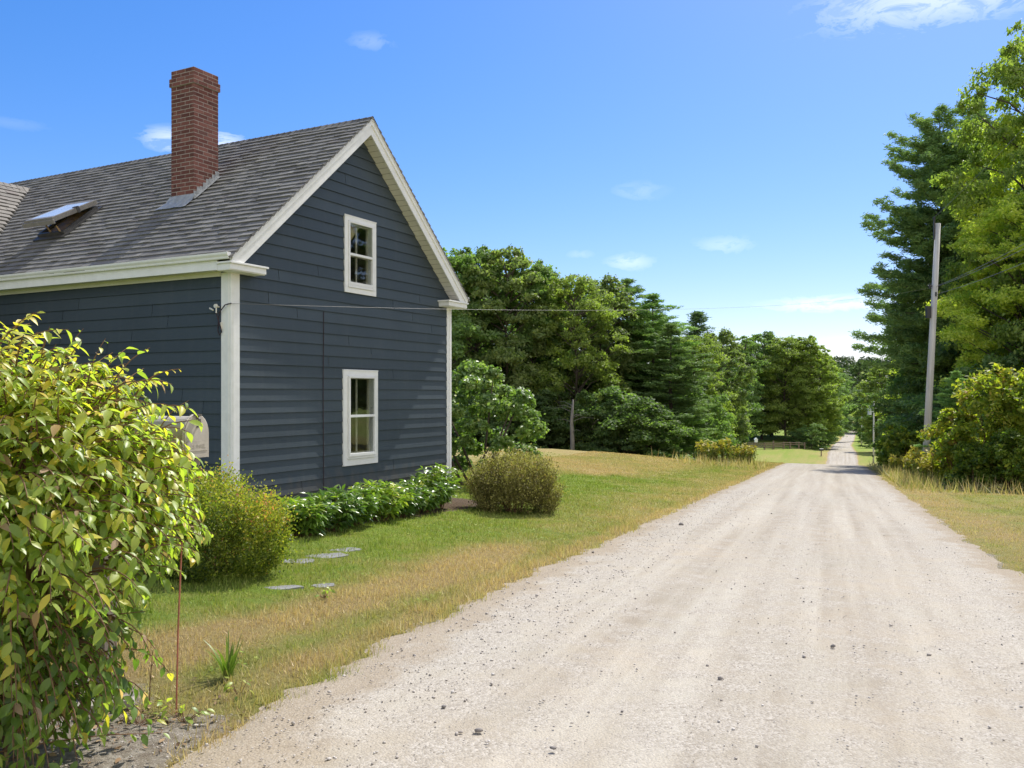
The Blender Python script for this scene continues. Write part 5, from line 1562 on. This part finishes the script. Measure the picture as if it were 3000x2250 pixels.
T('fine', 2740, 985, 62, .8, MG, 'lower green tree left of the utility pole beneath the great pine', group=G2)
T('fine2', 2700, 1010, 80, .9, YY_, 'yellow green tree beyond the pole at the left end of the right wood', group=G2)
T('maple', 2703, 1030, 112, 1.0, YG, 'light green tree beside the second utility pole', group=G2)
T('ash', 2590, 1070, 176, 1.5, YG, 'yellow tinged tree left of the second utility pole across the dip', group=G2)
T('maple', 2628, 1110, 178, 1.3, MG, 'green tree behind the second utility pole', group=G2)
T('oak', 2592, 1130, 262, 1.6, MG, 'tree right of the road beside the farthest utility pole', group=G2)
T('oak', 2556, 1150, 330, 1.9, DG, 'dark tree right of the road near the top of the far rise', group=G2)
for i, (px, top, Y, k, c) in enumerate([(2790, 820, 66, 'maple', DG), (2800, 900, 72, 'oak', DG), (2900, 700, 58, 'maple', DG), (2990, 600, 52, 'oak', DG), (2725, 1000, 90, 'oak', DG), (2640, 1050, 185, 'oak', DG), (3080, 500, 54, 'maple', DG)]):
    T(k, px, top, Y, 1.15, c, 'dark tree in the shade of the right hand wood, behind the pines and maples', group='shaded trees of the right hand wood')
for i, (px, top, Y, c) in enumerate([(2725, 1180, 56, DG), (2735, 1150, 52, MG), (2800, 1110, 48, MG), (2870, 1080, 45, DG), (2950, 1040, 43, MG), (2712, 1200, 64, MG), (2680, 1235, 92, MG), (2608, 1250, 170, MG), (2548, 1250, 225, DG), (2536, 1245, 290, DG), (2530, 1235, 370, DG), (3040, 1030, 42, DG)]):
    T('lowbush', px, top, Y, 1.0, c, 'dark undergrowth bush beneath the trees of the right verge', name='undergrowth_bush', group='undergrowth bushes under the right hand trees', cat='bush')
T('pine2', 2800, 1085, 38, .36, PB, 'young light green pine behind the yellow shrubs right of the pole', group=G2)
T('fine', 3270, 200, 42, 1.0, YG, 'tree just outside the right edge of the picture shading the verge', group=G2)
for k, (x, y, h) in enumerate([(32, 28, 17), (38, 22, 18), (36, 33, 19), (44, 29, 20), (46, 18, 19)]):
    pr, hp = PR['maple' if k % 2 else 'oak']
    plant_tree(pr, 'broadleaf_tree', x, y, h, hp, 1.15*hp/h, MG, 'tree of the right hand wood outside the picture, mirrored in the window panes', group='trees mirrored in the windows')
# ------------------------------------------------------------------ the far wooded hill, one mass
r = np.random.default_rng(15); Vs, vv = [], []
for i in range(420):
    Y = r.uniform(430, 1150); px = r.uniform(1500, 3300) if r.uniform() < .45 else r.uniform(2330, 2640)
    x = at(px, Y)
    if abs(x-cx_(Y)) < 7 and Y < 640: continue
    z = gz(x, Y); h = r.uniform(13, 21); rad = r.uniform(4, 7.5); n = 150
    d = rand_dirs(n, r); d[:, 2] = np.abs(d[:, 2])*1.2-.2
    P = np.array([x, Y, z+h*.55])+d*np.array([rad, rad, h*.5])*r.uniform(.75, 1.05, (n, 1))
    Vs.append(cards(P, unit(d+r.normal(0, .4, (n, 3))), 1.9*r.uniform(.6, 1.3, n), r, 1.3)); vv.append(np.clip(r.normal(r.normal(.45, .12), .18, n), 0, 1))
M_FAR = leafmat('far_leaf', [(0, (.035, .06, .02)), (.5, (.062, .095, .03)), (1, (.11, .145, .04))], trans=.25)
tag(link(bpy.data.objects.new('distant_woods', card_mesh('distant_woods', np.concatenate(Vs), np.concatenate(vv), M_FAR))), 'distant wooded hill closing the view above the end of the road', 'woods', kind='stuff')
# ------------------------------------------------------------------ sun, sky, camera
# the sun stands almost in the plane of the gable wall, over the far eave
S = np.array([*(HG + .095*(-HL)), 1.244]); S /= np.linalg.norm(S)
elev = math.asin(S[2]); azim = math.atan2(S[0], S[1])      # clockwise from +Y
sl = bpy.data.lights.new('sun', 'SUN'); sl.energy = 4.8; sl.angle = math.radians(.53); sl.color = (1, .962, .89)
so = link(bpy.data.objects.new('sun', sl)); so.location = (0, 0, 40)
so.rotation_euler = Vector(tuple(-S)).to_track_quat('-Z', 'Y').to_euler()
wd = bpy.data.worlds.new('World'); sc.world = wd; wd.use_nodes = True
nt = wd.node_tree; nt.nodes.clear()
out = nt.nodes.new('ShaderNodeOutputWorld'); bg = nt.nodes.new('ShaderNodeBackground'); L(nt, bg.outputs[0], out.inputs[0])
sky = nt.nodes.new('ShaderNodeTexSky'); sky.sky_type = 'NISHITA'; sky.sun_disc = False
sky.sun_elevation = elev; sky.sun_rotation = azim; sky.altitude = 50; sky.air_density = 1.0; sky.dust_density = .6; sky.ozone_density = 2.2
bg.inputs[1].default_value = SKY_STRENGTH = .145
hs = nt.nodes.new('ShaderNodeHueSaturation'); hs.inputs['Saturation'].default_value = 1.45; hs.inputs['Value'].default_value = 1.0
gm = nt.nodes.new('ShaderNodeGamma'); gm.inputs[1].default_value = .8
L(nt, sky.outputs[0], gm.inputs[0])
L(nt, mix(nt, 1.0, gm.outputs[0], (1.02, 1.02, 1.20), 'MULTIPLY'), hs.inputs['Color'])
tc = nt.nodes.new('ShaderNodeTexCoord')
def vdir(px, py): return unit(np.array([(px-CX)/F, 1, (HY-py)/F]))
mp = nt.nodes.new('ShaderNodeMapping'); mp.inputs['Scale'].default_value = (16, 16, 40); L(nt, tc.outputs['Generated'], mp.inputs['Vector'])
cn = noise(nt, 1.5, 9, mp.outputs[0], .66, .6)
warp = math_(nt, 'MULTIPLY', math_(nt, 'SUBTRACT', cn, .52), 5.5)
mask = None
for px, py, w, h, st in [(2790, -30, 320, 80, .8), (2570, 0, 120, 34, .5), (495, 408, 70, 34, .8), (650, 425, 70, 40, .9), (1845, 768, 70, 24, .5), (2440, 890, 190, 24, .8),
                         (2120, 718, 85, 26, .32), (1870, 560, 80, 28, .2), (1085, 122, 60, 26, .22), (1700, 745, 40, 14, .2), (2480, 1010, 80, 26, .4), (2700, 1000, 160, 30, .4), (30, 360, 90, 16, .1)]:
    d0 = vdir(px, py); d1 = unit(np.cross(d0, [0, 0, 1])); d2 = np.cross(d1, d0)
    def dot(v):
        n = nt.nodes.new('ShaderNodeVectorMath'); n.operation = 'DOT_PRODUCT'; L(nt, tc.outputs['Generated'], n.inputs[0]); n.inputs[1].default_value = tuple(v); return n.outputs['Value']
    a = math_(nt, 'DIVIDE', dot(d1), w/F); b = math_(nt, 'DIVIDE', dot(d2), h/F)
    q = math_(nt, 'ADD', math_(nt, 'ADD', math_(nt, 'MULTIPLY', a, a), math_(nt, 'MULTIPLY', b, b)), warp)
    m_ = math_(nt, 'MULTIPLY', math_(nt, 'SUBTRACT', 1.0, q, clamp=True), st)
    m_ = math_(nt, 'MULTIPLY', m_, math_(nt, 'GREATER_THAN', dot(d0), .2))
    mask = m_ if mask is None else math_(nt, 'MAXIMUM', mask, m_)
cl = math_(nt, 'MULTIPLY', mask, ramp(nt, cn, [(.40, (.1, .1, .1)), (.66, (1, 1, 1))]))
cl = ramp(nt, cl, [(.0, (0, 0, 0)), (1.0, (.9, .9, .9))])
# unseen broken cloud added behind the viewer to whiten and lift the shade
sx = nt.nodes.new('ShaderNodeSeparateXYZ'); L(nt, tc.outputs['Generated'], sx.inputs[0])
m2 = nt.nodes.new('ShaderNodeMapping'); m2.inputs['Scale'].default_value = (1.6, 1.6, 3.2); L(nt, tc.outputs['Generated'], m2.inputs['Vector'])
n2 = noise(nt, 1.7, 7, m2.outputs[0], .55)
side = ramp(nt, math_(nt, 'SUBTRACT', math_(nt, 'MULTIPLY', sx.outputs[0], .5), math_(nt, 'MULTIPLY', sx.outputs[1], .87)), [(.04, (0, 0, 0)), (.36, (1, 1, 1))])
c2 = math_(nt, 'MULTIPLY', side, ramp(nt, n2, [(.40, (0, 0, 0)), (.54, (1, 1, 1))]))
skyc = mix(nt, cl, hs.outputs[0], (8.0, 8.1, 8.4))
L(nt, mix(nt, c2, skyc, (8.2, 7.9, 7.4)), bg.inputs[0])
cam = bpy.data.cameras.new('camera'); co = link(bpy.data.objects.new('camera', cam))
co.location = (0, 0, EYE); co.rotation_euler = (math.radians(90), 0, 0)
cam.sensor_width = 36; cam.lens = F/3000*36; cam.shift_y = (HY-1125)/3000; cam.clip_start = .05; cam.clip_end = 6000
sc.camera = co
sc.view_settings.view_transform = 'Standard'; sc.view_settings.look = 'None'; sc.view_settings.gamma = 1.0
sc.view_settings.exposure = .53
sc.cycles.max_bounces = 6; sc.cycles.diffuse_bounces = 3; sc.cycles.glossy_bounces = 3; sc.cycles.transmission_bounces = 4; sc.cycles.transparent_max_bounces = 8
sc.cycles.sample_clamp_indirect = 6.0
sc.render.resolution_x = 1024; sc.render.resolution_y = 768
